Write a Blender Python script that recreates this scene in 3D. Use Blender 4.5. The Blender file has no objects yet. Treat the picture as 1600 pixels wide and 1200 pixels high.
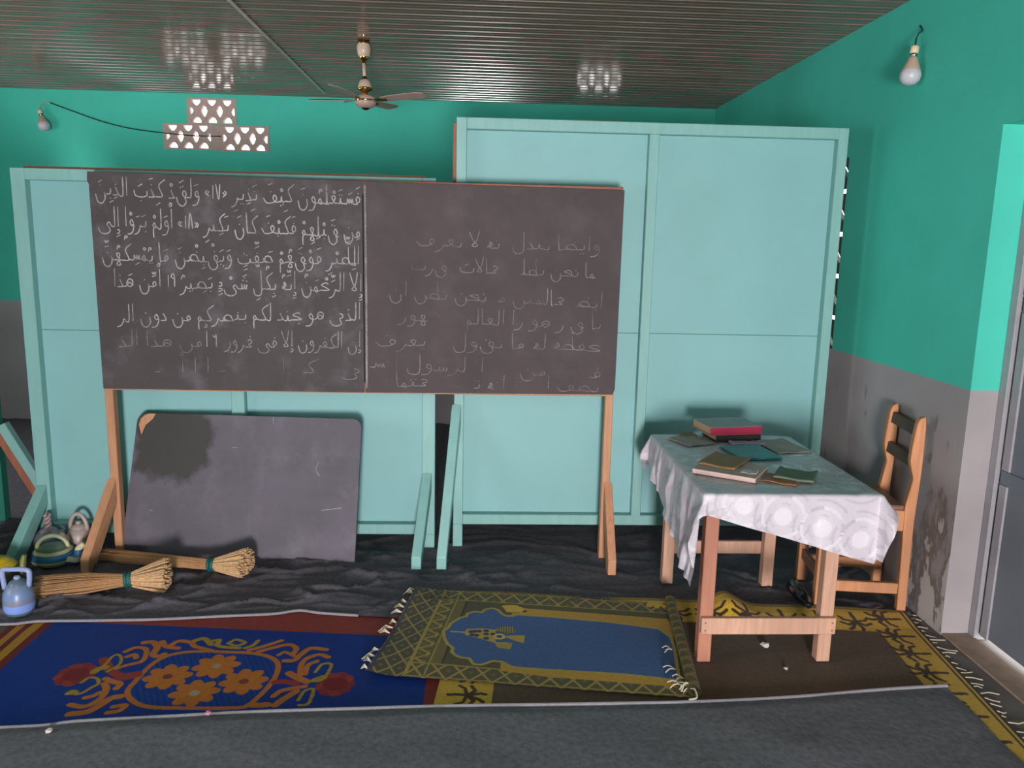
import bpy, bmesh, math, random
import numpy as np
from mathutils import Vector, Matrix, noise as mnoise
random.seed(7); rng = np.random.default_rng(7)
SC = bpy.context.scene
COL = SC.collection
R = math.radians

# ------------------------------------------------------------------ camera
F_PX, CAM_H = 1250.0, 1.60                     # focal length in pixels of a 1600x1200 frame, eye height
VPX, VPY, ROLL = 745.0, 378.0, 0.022           # where the room's depth direction vanishes, tilt of the horizon
d1 = Vector((VPX-800, VPY-600, F_PX)).normalized()
dn = d1.cross(Vector((1, ROLL, 0))).normalized()
if dn.y < 0: dn = -dn
dr = dn.cross(d1)
if dr.x < 0: dr = -dr
RW = Matrix((dr, d1, -dn))                     # image-space direction (x right, y down, z ahead) -> room
cam_d = bpy.data.cameras.new('camera')
cam = bpy.data.objects.new('camera', cam_d); COL.objects.link(cam)
cam_d.sensor_fit = 'HORIZONTAL'; cam_d.sensor_width = 36.0; cam_d.lens = F_PX/1600*36.0
cx, cy, cz = RW @ Vector((1,0,0)), RW @ Vector((0,-1,0)), RW @ Vector((0,0,-1))
cam.matrix_world = Matrix(((cx.x,cy.x,cz.x,0),(cx.y,cy.y,cz.y,0),(cx.z,cy.z,cz.z,CAM_H),(0,0,0,1)))
cam_d.clip_start = 0.05
SC.camera = cam
def P(x, y, X=None, Y=None, Z=None):           # measured point on a known plane of the room
    d = RW @ Vector((x-800, y-600, F_PX)); o = Vector((0,0,CAM_H))
    t = (X-o.x)/d.x if X is not None else (Y-o.y)/d.y if Y is not None else (Z-o.z)/d.z
    return o + d*t

# ------------------------------------------------------------------ light and exposure
SC.view_settings.view_transform = 'Standard'; SC.view_settings.look = 'None'
SC.view_settings.gamma = 1.0; SC.view_settings.use_curve_mapping = False
SC.view_settings.exposure = 0.2
world = bpy.data.worlds.new('daylight'); SC.world = world; world.use_nodes = True
bg = world.node_tree.nodes['Background']
bg.inputs['Color'].default_value = (1.0, 0.97, 0.95, 1); bg.inputs['Strength'].default_value = 5.0
def area(name, loc, direction, sx, sy, power, color):
    l = bpy.data.lights.new(name, 'AREA'); l.shape = 'RECTANGLE'; l.size = sx; l.size_y = sy
    l.energy = power; l.color = color
    o = bpy.data.objects.new(name, l); COL.objects.link(o); o.location = loc
    o.rotation_euler = Vector(direction).to_track_quat('-Z', 'Y').to_euler()
    return o
area('doorway_daylight', (0.08,-3.78,0.62), (0,1,0.04), 0.85, 1.15, 410, (1.0,0.93,0.93))
area('left_fill_daylight', (-4.55,1.2,1.6), (1,0.25,-0.05), 1.6, 1.1, 25, (1.0,0.95,0.95))
area('left_fill_daylight', (-4.55,4.6,1.6), (1,0.1,0.05), 1.4, 1.1, 12, (1.0,0.95,0.95))  # added lamp that brightens the back of the room; no window known here

# ------------------------------------------------------------------ materials
def hexc(h):
    h = h.lstrip('#'); v = [int(h[i:i+2],16)/255 for i in (0,2,4)]
    return tuple((c/12.92 if c <= 0.04045 else ((c+0.055)/1.055)**2.4) for c in v) + (1,)
class NT:
    def __init__(s, name):
        s.m = bpy.data.materials.new(name); s.m.use_nodes = True
        s.t = s.m.node_tree; s.b = s.t.nodes['Principled BSDF']
        s.tc = s.t.nodes.new('ShaderNodeTexCoord')
    def n(s, kind, **kw):
        nd = s.t.nodes.new(kind)
        for k, v in kw.items(): setattr(nd, k, v)
        return nd
    def l(s, a, b): s.t.links.new(a, b)
    def mapping(s, scale, src='Object'):
        mp = s.n('ShaderNodeMapping'); mp.inputs['Scale'].default_value = scale
        s.l(s.tc.outputs[src], mp.inputs['Vector']); return mp.outputs['Vector']
    def noise(s, vec, scale, detail=4, rough=0.55):
        nz = s.n('ShaderNodeTexNoise'); nz.inputs['Scale'].default_value = scale
        nz.inputs['Detail'].default_value = detail; nz.inputs['Roughness'].default_value = rough
        if vec is not None: s.l(vec, nz.inputs['Vector'])
        return nz.outputs['Fac']
    def ramp(s, fac, stops, mode='LINEAR'):
        r = s.n('ShaderNodeValToRGB'); cr = r.color_ramp; cr.interpolation = mode
        while len(cr.elements) < len(stops): cr.elements.new(0.5)
        for e, (p, c) in zip(cr.elements, stops): e.position = p; e.color = c
        s.l(fac, r.inputs['Fac']); return r.outputs['Color']
    def mix(s, fac, a, b, mode='MIX'):
        m = s.n('ShaderNodeMix'); m.data_type = 'RGBA'; m.blend_type = mode
        for k, v in ((0, fac), (6, a), (7, b)):
            if isinstance(v, (int, float, tuple)): m.inputs[k].default_value = v
            else: s.l(v, m.inputs[k])
        return m.outputs[2]
    def bump(s, h, strength=0.2, dist=0.005):
        b = s.n('ShaderNodeBump'); b.inputs['Strength'].default_value = strength
        b.inputs['Distance'].default_value = dist; s.l(h, b.inputs['Height'])
        s.l(b.outputs['Normal'], s.b.inputs['Normal'])
    def color(s, c):
        if isinstance(c, tuple): s.b.inputs['Base Color'].default_value = c
        else: s.l(c, s.b.inputs['Base Color'])
    def rough(s, r):
        if isinstance(r, (int, float)): s.b.inputs['Roughness'].default_value = r
        else: s.l(r, s.b.inputs['Roughness'])
def scale_c(c, k): return (min(1,c[0]*k), min(1,c[1]*k), min(1,c[2]*k), 1)
def simple(name, c, rough=0.6, metal=0.0, var=0.12, scale=12, bump=0.0, src='Object', stretch=(1,1,1), spec=None):
    t = NT(name); c = hexc(c) if isinstance(c, str) else c
    f = t.noise(t.mapping(stretch, src), scale)
    t.color(t.ramp(f, [(0.25, scale_c(c,1-var)), (0.75, scale_c(c,1+var))]))
    t.rough(rough); t.b.inputs['Metallic'].default_value = metal
    if spec is not None: t.b.inputs['Specular IOR Level'].default_value = spec
    if bump: t.bump(f, bump)
    return t.m
def wood(name, c, rough=0.6, var=0.28):
    t = NT(name); c = hexc(c)
    f = t.noise(t.mapping((30,30,2.2)), 2.0, 6, 0.65)
    g = t.noise(t.mapping((3,3,1.2)), 1.6, 3)
    base = t.ramp(f, [(0.25, scale_c(c,1-var)), (0.7, scale_c(c,1+var*0.6))])
    t.color(t.mix(t.ramp(g, [(0.45,(0,0,0,1)),(0.7,(1,1,1,1))]), base, scale_c(c,0.78), 'MIX'))
    t.rough(rough); t.bump(f, 0.12, 0.002)
    return t.m
def attr_cloth(name, rough=0.9, weave=900, bump=0.25, sheen=0.15):
    t = NT(name)
    a = t.n('ShaderNodeAttribute'); a.attribute_name = 'pattern'
    f = t.noise(t.mapping((1,1,1)), weave, 2)
    g = t.noise(t.mapping((1,1,1)), 55, 4)
    c = t.mix(0.45, a.outputs['Color'], t.ramp(f, [(0.3,(0.45,0.45,0.45,1)),(0.7,(1,1,1,1))]), 'MULTIPLY')
    c = t.mix(0.35, c, t.ramp(g, [(0.3,(0.5,0.5,0.5,1)),(0.7,(1,1,1,1))]), 'MULTIPLY')
    t.color(c); t.rough(rough); t.bump(f, bump, 0.002)
    t.b.inputs['Sheen Weight'].default_value = sheen; t.b.inputs['Specular IOR Level'].default_value = 0.2
    return t.m

WALL_C, DADO_C = hexc('#4BC6B2'), hexc('#A39DA0')
def wall_mat(name, dado_z, peel=False):
    t = NT(name)
    geo = t.n('ShaderNodeNewGeometry'); sep = t.n('ShaderNodeSeparateXYZ'); t.l(geo.outputs['Position'], sep.inputs[0])
    gt = t.n('ShaderNodeMath', operation='GREATER_THAN'); gt.inputs[1].default_value = dado_z; t.l(sep.outputs['Z'], gt.inputs[0])
    f = t.noise(geo.outputs['Position'], 1.6, 4); g = t.noise(geo.outputs['Position'], 40, 5)
    green = t.ramp(f, [(0.3, scale_c(WALL_C,0.9)), (0.7, scale_c(WALL_C,1.06))])
    grey = t.ramp(f, [(0.3, scale_c(DADO_C,0.82)), (0.7, scale_c(DADO_C,1.12))])
    if peel:   # flaking, damp-stained paint near the floor beside the door
        mp = t.n('ShaderNodeMapping'); mp.inputs['Scale'].default_value = (1,2.6,1.1); t.l(geo.outputs['Position'], mp.inputs['Vector'])
        pn = t.noise(mp.outputs['Vector'], 3.6, 6, 0.62)
        hgt = t.n('ShaderNodeMapRange'); hgt.inputs['From Min'].default_value = 1.0; hgt.inputs['From Max'].default_value = 0.1
        t.l(sep.outputs['Z'], hgt.inputs['Value'])
        yr = t.n('ShaderNodeMapRange'); yr.inputs['From Min'].default_value = 3.45; yr.inputs['From Max'].default_value = 3.22
        t.l(sep.outputs['Y'], yr.inputs['Value'])
        mu = t.n('ShaderNodeMath', operation='MULTIPLY'); xl_ = t.n('ShaderNodeMath', operation='LESS_THAN'); t.l(sep.outputs['X'], xl_.inputs[0]); xl_.inputs[1].default_value = 1.9885; xm = t.n('ShaderNodeMath', operation='MULTIPLY'); t.l(hgt.outputs[0], xm.inputs[0]); t.l(xl_.outputs[0], xm.inputs[1]); t.l(xm.outputs[0], mu.inputs[0]); t.l(yr.outputs[0], mu.inputs[1])
        ad = t.n('ShaderNodeMath', operation='MULTIPLY_ADD'); t.l(mu.outputs[0], ad.inputs[0]); ad.inputs[1].default_value = 0.32; sb_ = t.n('ShaderNodeMath', operation='SUBTRACT'); t.l(pn, sb_.inputs[0]); sb_.inputs[1].default_value = 0.08; t.l(sb_.outputs[0], ad.inputs[2])
        grey = t.mix(t.ramp(ad.outputs[0], [(0.56,(0,0,0,1)),(0.64,(1,1,1,1))]), grey, hexc('#7A7470'))
        grey = t.mix(t.ramp(ad.outputs[0], [(0.68,(0,0,0,1)),(0.71,(1,1,1,1))]), grey, hexc('#BDB9BA'))
    t.color(t.mix(gt.outputs[0], grey, green)); t.rough(0.75); t.bump(g, 0.15, 0.004)
    t.b.inputs['Specular IOR Level'].default_value = 0.25
    return t.m
M = {}
M['wall_back'] = wall_mat('green and grey wall paint back', 1.03)
M['wall_right'] = wall_mat('green and grey wall paint right', 1.056, peel=True)
def ceiling_mat():
    t = NT('brown glossy ceiling panel')
    f = t.noise(t.mapping((0.6,14,1)), 3.0, 4)
    t.color(t.ramp(f, [(0.3, hexc('#66564F')), (0.7, hexc('#806E65'))]))
    t.rough(t.ramp(f, [(0.3,(0.11,)*3+(1,)),(0.7,(0.16,)*3+(1,))]))
    return t.m
M['ceiling'] = ceiling_mat()
M['trim'] = simple('brown ceiling trim', '#B4A498', 0.3)
M['concrete'] = simple('bare concrete floor', '#75716F', 0.9, var=0.25, scale=5, bump=0.3)
M['teal'] = simple('pale teal gloss paint on plywood', '#82B5B7', 0.55, var=0.05, scale=2.5)
M['teal_frame'] = simple('pale teal paint on timber', '#82B3B0', 0.5, var=0.07, scale=6, stretch=(6,6,1))
M['dark_teal'] = simple('dark teal for unlit board and joints', '#1F6E60', 0.6, var=0.1, scale=4)  # on the third board this darkness stands for its unlit side
M['bare'] = wood('bare reddish timber', '#9A5E48')
M['wood_stand'] = wood('chalkboard stand timber', '#C48E6A')
M['wood_table'] = wood('pinkish table timber', '#C89C84')
M['wood_table_dark'] = wood('reddish table timber', '#B87A62')
M['wood_chair'] = wood('orange chair timber', '#CC8E64')
M['wood_rail_shaded'] = wood('chair rail timber darkened for shade', '#574A3C')  # dark olive puts the shade of the left-facing rails into their colour
M['seat'] = wood('brown chair seat', '#8E6654', 0.45)
def slate(name, c, dust, stain=None):
    t = NT(name); c = hexc(c)
    f = t.noise(t.mapping((1,1,1)), 3.2, 6, 0.6); g = t.noise(t.mapping((1.1,1,1.0)), 5, 6, 0.62); h = t.noise(t.mapping((1,1,1)), 160, 2)
    b = t.ramp(f, [(0.3, scale_c(c,0.82)), (0.7, scale_c(c,1.22))])
    b = t.mix(t.ramp(g, [(0.52,(0,0,0,1)),(0.8,(dust,)*3+(1,))]), b, hexc('#8C8690'))
    if stain:
        sx, sz, r = stain
        mp = t.n('ShaderNodeVectorMath', operation='DISTANCE'); t.l(t.tc.outputs['Object'], mp.inputs[0]); mp.inputs[1].default_value = (sx,0,sz)
        wob = t.noise(t.mapping((1,1,1)), 7, 4)
        ad = t.n('ShaderNodeMath', operation='MULTIPLY_ADD'); t.l(wob, ad.inputs[0]); ad.inputs[1].default_value = -0.26; t.l(mp.outputs['Value'], ad.inputs[2])
        b = t.mix(t.ramp(ad.outputs[0], [(r-0.145,(0.85,0.85,0.85,1)),(r-0.10,(0,0,0,1))]), b, hexc('#35322F'))
    t.color(t.mix(0.25, b, t.ramp(h, [(0.3,(0.6,0.6,0.6,1)),(0.7,(1,1,1,1))]), 'MULTIPLY'))
    t.rough(0.72); t.bump(h, 0.08, 0.001)
    return t.m
M['slate_left'] = slate('worn blackboard paint', '#463E41', 0.42)
M['slate_right'] = slate('worn brown blackboard paint', '#493D40', 0.14)
M['slate_small'] = slate('stained grey blackboard paint', '#605A66', 0.4, (-0.34, 0.59, 0.2))
def chalk(name, lo, hi):
    t = NT(name)
    f = t.noise(t.mapping((1,1,1)), 420, 3, 0.7); g = t.noise(t.mapping((1,1,1)), 9, 3)
    t.color(hexc('#C4BCBC')); t.rough(0.95)
    a = t.n('ShaderNodeMath', operation='MULTIPLY'); t.l(f, a.inputs[0]); t.l(g, a.inputs[1])
    mr = t.n('ShaderNodeMapRange'); t.l(a.outputs[0], mr.inputs['Value'])
    mr.inputs['From Min'].default_value = 0.16; mr.inputs['From Max'].default_value = 0.34
    mr.inputs['To Min'].default_value = lo; mr.inputs['To Max'].default_value = hi
    t.l(mr.outputs[0], t.b.inputs['Alpha'])
    return t.m
M['chalk'] = chalk('chalk', 0.35, 0.85)
M['chalk_mid'] = chalk('smudged chalk', 0.2, 0.6)
M['chalk_faint'] = chalk('rubbed out chalk', 0.08, 0.38)
M['dark_cloth'] = simple('dark floor cloth', '#625E66', 0.95, var=0.3, scale=60, bump=0.2, spec=0.1)
M['grey_cloth'] = simple('grey felted floor blanket', '#74757C', 0.97, var=0.25, scale=45, bump=0.3, spec=0.1)
M['hem'] = simple('pale grey hem', '#8E8B92', 0.95, var=0.15, scale=80, spec=0.1)
M['rug'] = attr_cloth('woven rug')
M['mat'] = attr_cloth('woven plastic mat', 0.6, 700, 0.2, 0.0)
M['fringe'] = simple('off white fringe yarn', '#C9BFA8', 0.9)
M['claustra'] = simple('pinkish cement ventilation block', '#B8A09A', 0.85, var=0.1, scale=30, bump=0.2)
M['claustra_dark'] = simple('grey cement window block', '#6C625F', 0.85, var=0.1, scale=30, bump=0.2)
M['door'] = simple('blue grey painted steel door', '#6E7580', 0.45, var=0.08, scale=3)
M['door_frame'] = simple('pale grey steel frame', '#9A989E', 0.5, var=0.08)
M['sand'] = simple('sandy cement edge', '#9C8878', 0.9, var=0.2, scale=18, bump=0.3)
M['ivory'] = simple('ivory enamel', '#CDB5A2', 0.3, var=0.04)
M['pinkish'] = simple('dusty pinkish blade', '#B49A92', 0.35, var=0.08)
M['brass'] = simple('polished brass', '#D09A52', 0.16, metal=1.0, var=0.05)
M['copper'] = simple('brown metal blade', '#8A6A58', 0.35, metal=0.4, var=0.1)
M['bulb_glass'] = simple('frosted white plastic', '#C6C2CC', 0.35, var=0.03)
M['bulb_base'] = simple('beige plastic', '#C2A794', 0.45, var=0.04)
M['socket'] = simple('cream plastic socket', '#E2C9A6', 0.4, var=0.04)
M['steel'] = simple('steel', '#B0B0B0', 0.25, metal=1.0, var=0.04)
M['wire'] = simple('dark cable', '#22302C', 0.6)
M['fibre'] = simple('palm fibre', '#B0845C', 0.75, var=0.45, scale=60, stretch=(0.4,8,8))
M['fibre_tip'] = simple('pale cut fibre ends', '#CDA67C', 0.75, var=0.35, scale=90)
M['tie'] = simple('dark green rubber strip', '#0F5A55', 0.6, var=0.15, scale=40)
M['paper'] = simple('aged paper', '#BDA79E', 0.9, var=0.08, scale=20)
M['pages'] = simple('yellowed page edges', '#C09A7C', 0.9, var=0.15, scale=40, stretch=(1,1,30))
M['bottle'] = simple('dark blue glossy plastic', '#101D28', 0.12, var=0.1)

# ------------------------------------------------------------------ mesh helpers
class MB:
    def __init__(s): s.bm = bmesh.new()
    def _merge(s, b):
        me = bpy.data.meshes.new('tmp'); b.to_mesh(me); b.free(); s.bm.from_mesh(me); bpy.data.meshes.remove(me)
    def box(s, c, size, rot=None, bev=0.003, seg=1):
        b = bmesh.new(); bmesh.ops.create_cube(b, size=1.0)
        bmesh.ops.scale(b, vec=size, verts=b.verts)
        if bev: bmesh.ops.bevel(b, geom=b.edges[:], offset=min(bev, min(size)*0.45), segments=seg, affect='EDGES', profile=0.5)
        mt = Matrix.Translation(c) @ (rot.to_4x4() if rot is not None else Matrix())
        bmesh.ops.transform(b, matrix=mt, verts=b.verts); s._merge(b); return s
    def span(s, a, b_, bev=0.003):       # box between two opposite corners
        a, b_ = Vector(a), Vector(b_)
        return s.box((a+b_)/2, (abs(b_.x-a.x), abs(b_.y-a.y), abs(b_.z-a.z)), None, bev)
    def bar(s, p, q, w, h, side=(1,0,0), bev=0.003):   # rectangular bar p->q, w along side
        p, q = Vector(p), Vector(q); z = (q-p); L = z.length; z.normalize()
        x = Vector(side); x = (x - z*x.dot(z)).normalized(); y = z.cross(x)
        rot = Matrix((x, y, z)).transposed()
        return s.box((p+q)/2, (w, h, L), rot, bev)
    def tube(s, pts, rad, n=10, cap=True):
        pts = [Vector(p) for p in pts]; k = len(pts)
        rad = [rad]*k if isinstance(rad, (int, float)) else rad
        ring = []; up = None
        for i, p in enumerate(pts):
            t = (pts[min(i+1,k-1)]-pts[max(i-1,0)]).normalized()
            if up is None: up = Vector((0,0,1)) if abs(t.z) < 0.9 else Vector((1,0,0))
            x = (up - t*up.dot(t)).normalized(); y = t.cross(x); up = x
            ring.append([s.bm.verts.new(p + (x*math.cos(a)+y*math.sin(a))*rad[i]) for a in [2*math.pi*j/n for j in range(n)]])
        for i in range(k-1):
            for j in range(n):
                s.bm.faces.new((ring[i][j], ring[i][(j+1)%n], ring[i+1][(j+1)%n], ring[i+1][j]))
        if cap:
            s.bm.faces.new(ring[0][::-1]); s.bm.faces.new(ring[-1])
        return s
    def lathe(s, prof, c=(0,0,0), n=32, rot=None, sx=1, sy=1):    # prof: (radius, z)
        b = bmesh.new(); ring = []
        for r, z in prof:
            if r < 1e-5: ring.append([b.verts.new((0,0,z))])
            else: ring.append([b.verts.new((r*math.cos(2*math.pi*j/n)*sx, r*math.sin(2*math.pi*j/n)*sy, z)) for j in range(n)])
        for A, B in zip(ring, ring[1:]):
            for j in range(n):
                v = [A[j%len(A)], A[(j+1)%len(A)], B[(j+1)%len(B)], B[j%len(B)]]
                u = []
                for w_ in v:
                    if w_ not in u: u.append(w_)
                if len(u) > 2: b.faces.new(u)
        bmesh.ops.recalc_face_normals(b, faces=b.faces)
        mt = Matrix.Translation(c) @ (rot.to_4x4() if rot is not None else Matrix())
        bmesh.ops.transform(b, matrix=mt, verts=b.verts); s._merge(b); return s
    def prism(s, pts, vec, bev=0.002):   # planar outline pts (3D) extruded by vec
        b = bmesh.new(); vs = [b.verts.new(p) for p in pts]; f = b.faces.new(vs)
        r = bmesh.ops.extrude_face_region(b, geom=[f]); nv = [g for g in r['geom'] if isinstance(g, bmesh.types.BMVert)]
        bmesh.ops.translate(b, vec=vec, verts=nv); bmesh.ops.recalc_face_normals(b, faces=b.faces)
        if bev: bmesh.ops.bevel(b, geom=b.edges[:], offset=bev, segments=1, affect='EDGES', clamp_overlap=True)
        s._merge(b); return s
    def build(s, name, mat, parent=None, smooth=False, loc=None):
        me = bpy.data.meshes.new(name); bmesh.ops.recalc_face_normals(s.bm, faces=s.bm.faces); s.bm.to_mesh(me); s.bm.free()
        return link(name, me, mat, parent, smooth, loc)
def link(name, me, mat, parent=None, smooth=False, loc=None):
    o = bpy.data.objects.new(name, me); COL.objects.link(o)
    if mat is not None: me.materials.append(mat)
    if smooth: me.polygons.foreach_set('use_smooth', [True]*len(me.polygons)); me.update()
    org = None
    if parent is not None:
        o.parent = parent
        pw = Vector((0,0,0)); q = parent
        while q is not None: pw += Vector(q.location); q = q.parent
        org = pw
    if loc is not None:
        me.transform(Matrix.Translation(-Vector(loc))); o.location = Vector(loc) - (org or Vector((0,0,0)))
    elif org is not None: me.transform(Matrix.Translation(-org))     # meshes are given in room coordinates
    return o
def thing(name, label, cat, loc=(0,0,0), group=None):
    o = bpy.data.objects.new(name, None); COL.objects.link(o); o.location = loc; o.empty_display_size = 0.1
    tag(o, label, cat, group); return o
def tag(o, label, cat, group=None):
    o['label'] = label; o['category'] = cat
    if group: o['group'] = group
    return o
def stuff(o, label=None):
    o['kind'] = 'stuff'
    if label: o['label'] = label
    return o
def struct(o): o['kind'] = 'structure'; return o
def smooth_poly(pts, k=6):               # Catmull-Rom through the points
    pts = [Vector(p) for p in pts]
    if len(pts) < 3: return pts
    q = [pts[0]*2-pts[1]] + pts + [pts[-1]*2-pts[-2]]; out = []
    for i in range(1, len(q)-2):
        a, b, c, d = q[i-1], q[i], q[i+1], q[i+2]
        for j in range(k):
            t = j/k
            out.append(0.5*((2*b)+(c-a)*t+(2*a-5*b+4*c-d)*t*t+(3*b-a-3*c+d)*t**3))
    out.append(pts[-1]); return out
def grid_mesh(name, V, nu, nv, colors=None):   # V: (nu,nv,3) array
    me = bpy.data.meshes.new(name); n = nu*nv
    me.vertices.add(n); me.vertices.foreach_set('co', V.reshape(-1).astype(np.float32))
    i, j = np.meshgrid(np.arange(nu-1), np.arange(nv-1), indexing='ij')
    q = np.stack([i*nv+j, (i+1)*nv+j, (i+1)*nv+j+1, i*nv+j+1], -1).reshape(-1,4); k = len(q)
    me.loops.add(k*4); me.loops.foreach_set('vertex_index', q.reshape(-1).astype(np.int32))
    me.polygons.add(k); me.polygons.foreach_set('loop_start', np.arange(0,k*4,4,dtype=np.int32))
    me.update(calc_edges=True); me.validate()
    if colors is not None:
        a = me.attributes.new('pattern', 'FLOAT_COLOR', 'POINT')
        a.data.foreach_set('color', np.concatenate([colors.reshape(-1,3), np.ones((n,1))], 1).reshape(-1).astype(np.float32))
    me.polygons.foreach_set('use_smooth', [True]*k)
    return me
def fill_shape(name, outer, holes, depth):     # flat outline with holes, given thickness (local XY, extruded in Z)
    cu = bpy.data.curves.new(name, 'CURVE'); cu.dimensions = '2D'; cu.fill_mode = 'BOTH'; cu.extrude = depth/2
    for loop in [outer]+holes:
        sp = cu.splines.new('POLY'); sp.points.add(len(loop)-1); sp.use_cyclic_u = True
        for p_, (x, y) in zip(sp.points, loop): p_.co = (x, y, 0, 1)
    o = bpy.data.objects.new(name, cu); COL.objects.link(o); bpy.context.view_layer.update()
    me = bpy.data.meshes.new_from_object(o.evaluated_get(bpy.context.evaluated_depsgraph_get()))
    bpy.data.objects.remove(o); bpy.data.curves.remove(cu); return me

# ------------------------------------------------------------------ the room
XL, XR, YB, YF, ZC = -4.6, 1.988, 6.95, -3.9, 2.74
struct(MB().span((XL-0.2,YF-0.2,-0.12), (XR+0.6,YB+0.2,0), 0).build('floor', M['concrete']))
def ribbed_ceiling():                            # narrow tongue-and-groove panels running across the room
    prof = []; y = YF-0.2; pitch = 0.1; cr = random.Random(5)
    while y < YB+0.2:
        a, b = cr.uniform(-.0005,.0005), cr.uniform(-.0005,.0005)
        prof += [(y,0.004+a),(y+0.044,0.004+(a+b)/2),(y+0.046,0.0025),(y+0.048,0.004+(a+b)/2),(y+0.088,0.004+b),(y+0.0895,0.009),(y+0.0925,0.009),(y+0.094,0.0005),(y+0.098,0.0)]
        y += pitch
    V = np.zeros((len(prof),2,3))
    for i, (yy, dz) in enumerate(prof):
        for j, x in enumerate((XL-0.2, XR+0.25)): V[i,j] = (x, yy, ZC+dz)
    me = grid_mesh('ceiling', V, len(prof), 2); me.polygons.foreach_set('use_smooth', [False]*len(me.polygons))
    bm = bmesh.new(); bm.from_mesh(me)
    r = bmesh.ops.extrude_face_region(bm, geom=bm.faces[:]); bmesh.ops.translate(bm, vec=(0,0,0.08), verts=[g for g in r['geom'] if isinstance(g, bmesh.types.BMVert)])
    bmesh.ops.recalc_face_normals(bm, faces=bm.faces); bm.to_mesh(me); bm.free()
    return struct(link('ceiling', me, M['ceiling']))
ribbed_ceiling()
struct(MB().span((-1.237,YF,ZC-0.006), (-1.213,6.72,ZC+0.001), 0.002).build('trim_1', M['trim']))

def wall_with_holes(name, axis, pos, thick, u0, u1, z0, z1, holes, mat):
    """Upright wall on a plane; holes are (u0,u1,z0,z1)."""
    us = sorted({u0,u1,*[h[0] for h in holes],*[h[1] for h in holes]}); zs = sorted({z0,z1,*[h[2] for h in holes],*[h[3] for h in holes]})
    mb = MB()
    for a, b in zip(us, us[1:]):
        run = None
        for c, d in zip(zs, zs[1:]):
            hit = any(h[0] <= (a+b)/2 <= h[1] and h[2] <= (c+d)/2 <= h[3] for h in holes)
            if not hit: run = (run[0], d) if run else (c, d)
            if (hit or d == zs[-1]) and run:
                if axis == 'y': mb.span((a,pos,run[0]), (b,pos+thick,run[1]), 0)
                else: mb.span((pos,a,run[0]), (pos+thick,b,run[1]), 0)
                run = None
    return struct(mb.build(name, mat))
VW, VH = 0.40, 0.205                              # one ventilation block
vents = [(-2.385,2.505), (-2.585,2.30), (-2.125,2.295), (0.80,2.42)]   # left, bottom of each block
holes_b = [(x+0.012, x+VW-0.012, z+0.01, z+VH-0.01) for x, z in vents]
wall_with_holes('wall_back', 'y', YB, 0.08, XL-0.2, XR+0.2, 0, ZC+0.07, holes_b, M['wall_back'])
WIN = (4.35, 5.55, 1.056, 2.09); DOOR = (2.12, 3.075, 0.0, 2.083)
wall_with_holes('wall_right', 'x', XR, 0.2, YF-0.2, YB, 0, ZC+0.07, [WIN, DOOR], M['wall_right'])
wall_with_holes('wall_left', 'x', XL-0.2, 0.2, YF-0.2, YB, 0, ZC+0.07, [(0.4,2.0,1.05,2.15),(3.9,5.3,1.05,2.15)], M['wall_back'])  # the deeper opening is added with its lamp to light the back wall
wall_with_holes('wall_front', 'y', YF-0.2, 0.2, XL, XR, 0, ZC+0.07, [(-0.42,0.58,0,2.1)], M['wall_back'])

def block_holes(w, h):                             # openings of one lattice block, about its centre
    out = []; cw, ch = w/2, h/2
    def dia(x, y, a, b): return [(x-a,y),(x-a*0.55,y+b*0.6),(x,y+b),(x+a*0.55,y+b*0.6),(x+a,y),(x+a*0.55,y-b*0.6),(x,y-b),(x-a*0.55,y-b*0.6)]
    for x in (-0.155*w, 0.155*w): out.append(dia(x, 0, 0.068*w, 0.25*h))
    for x in (-0.31*w, 0.0, 0.31*w):
        for sg in (1,-1):
            a = 0.095*w; y0 = sg*0.44*h; y1 = sg*0.22*h
            out.append([(x-a,y0),(x+a,y0),(x+a*0.85,y0+(y1-y0)*0.5),(x+a*0.3,y1),(x-a*0.3,y1),(x-a*0.85,y0+(y1-y0)*0.5)])
    for sg in (1,-1):
        x0 = sg*0.455*w; x1 = sg*0.37*w; out.append([(x0,-0.16*h),(x0,0.16*h),(x0+(x1-x0)*0.6,0.12*h),(x1,0),(x0+(x1-x0)*0.6,-0.12*h)])
    return out
vl = ['pale pink lattice ventilation block on top of the stepped group, high on back wall',
      'lower left lattice ventilation block of the stepped group, nearest the hanging bulb',
      'lower right lattice ventilation block of the stepped group, nearest the ceiling fan',
      'lattice ventilation block on the back wall behind the tall two-panel board']
for (x, z), lb in zip(vents, vl):
    me = fill_shape('vent', [(-VW/2,-VH/2),(VW/2,-VH/2),(VW/2,VH/2),(-VW/2,VH/2)], block_holes(VW, VH), 0.05)
    me.transform(Matrix.Rotation(R(90),4,'X'))
    o = link('ventilation_block', me, M['claustra']); o.location = (x+VW/2, YB+0.021, z+VH/2)
    tag(o, lb, 'vent block', 'ventilation blocks in the back wall')
# cement fillet between the two lower blocks
struct(MB().span((-2.186,YB-0.004,2.30), (-2.124,YB+0.03,2.50), 0.002).build('trim_2', M['claustra']))
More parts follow.
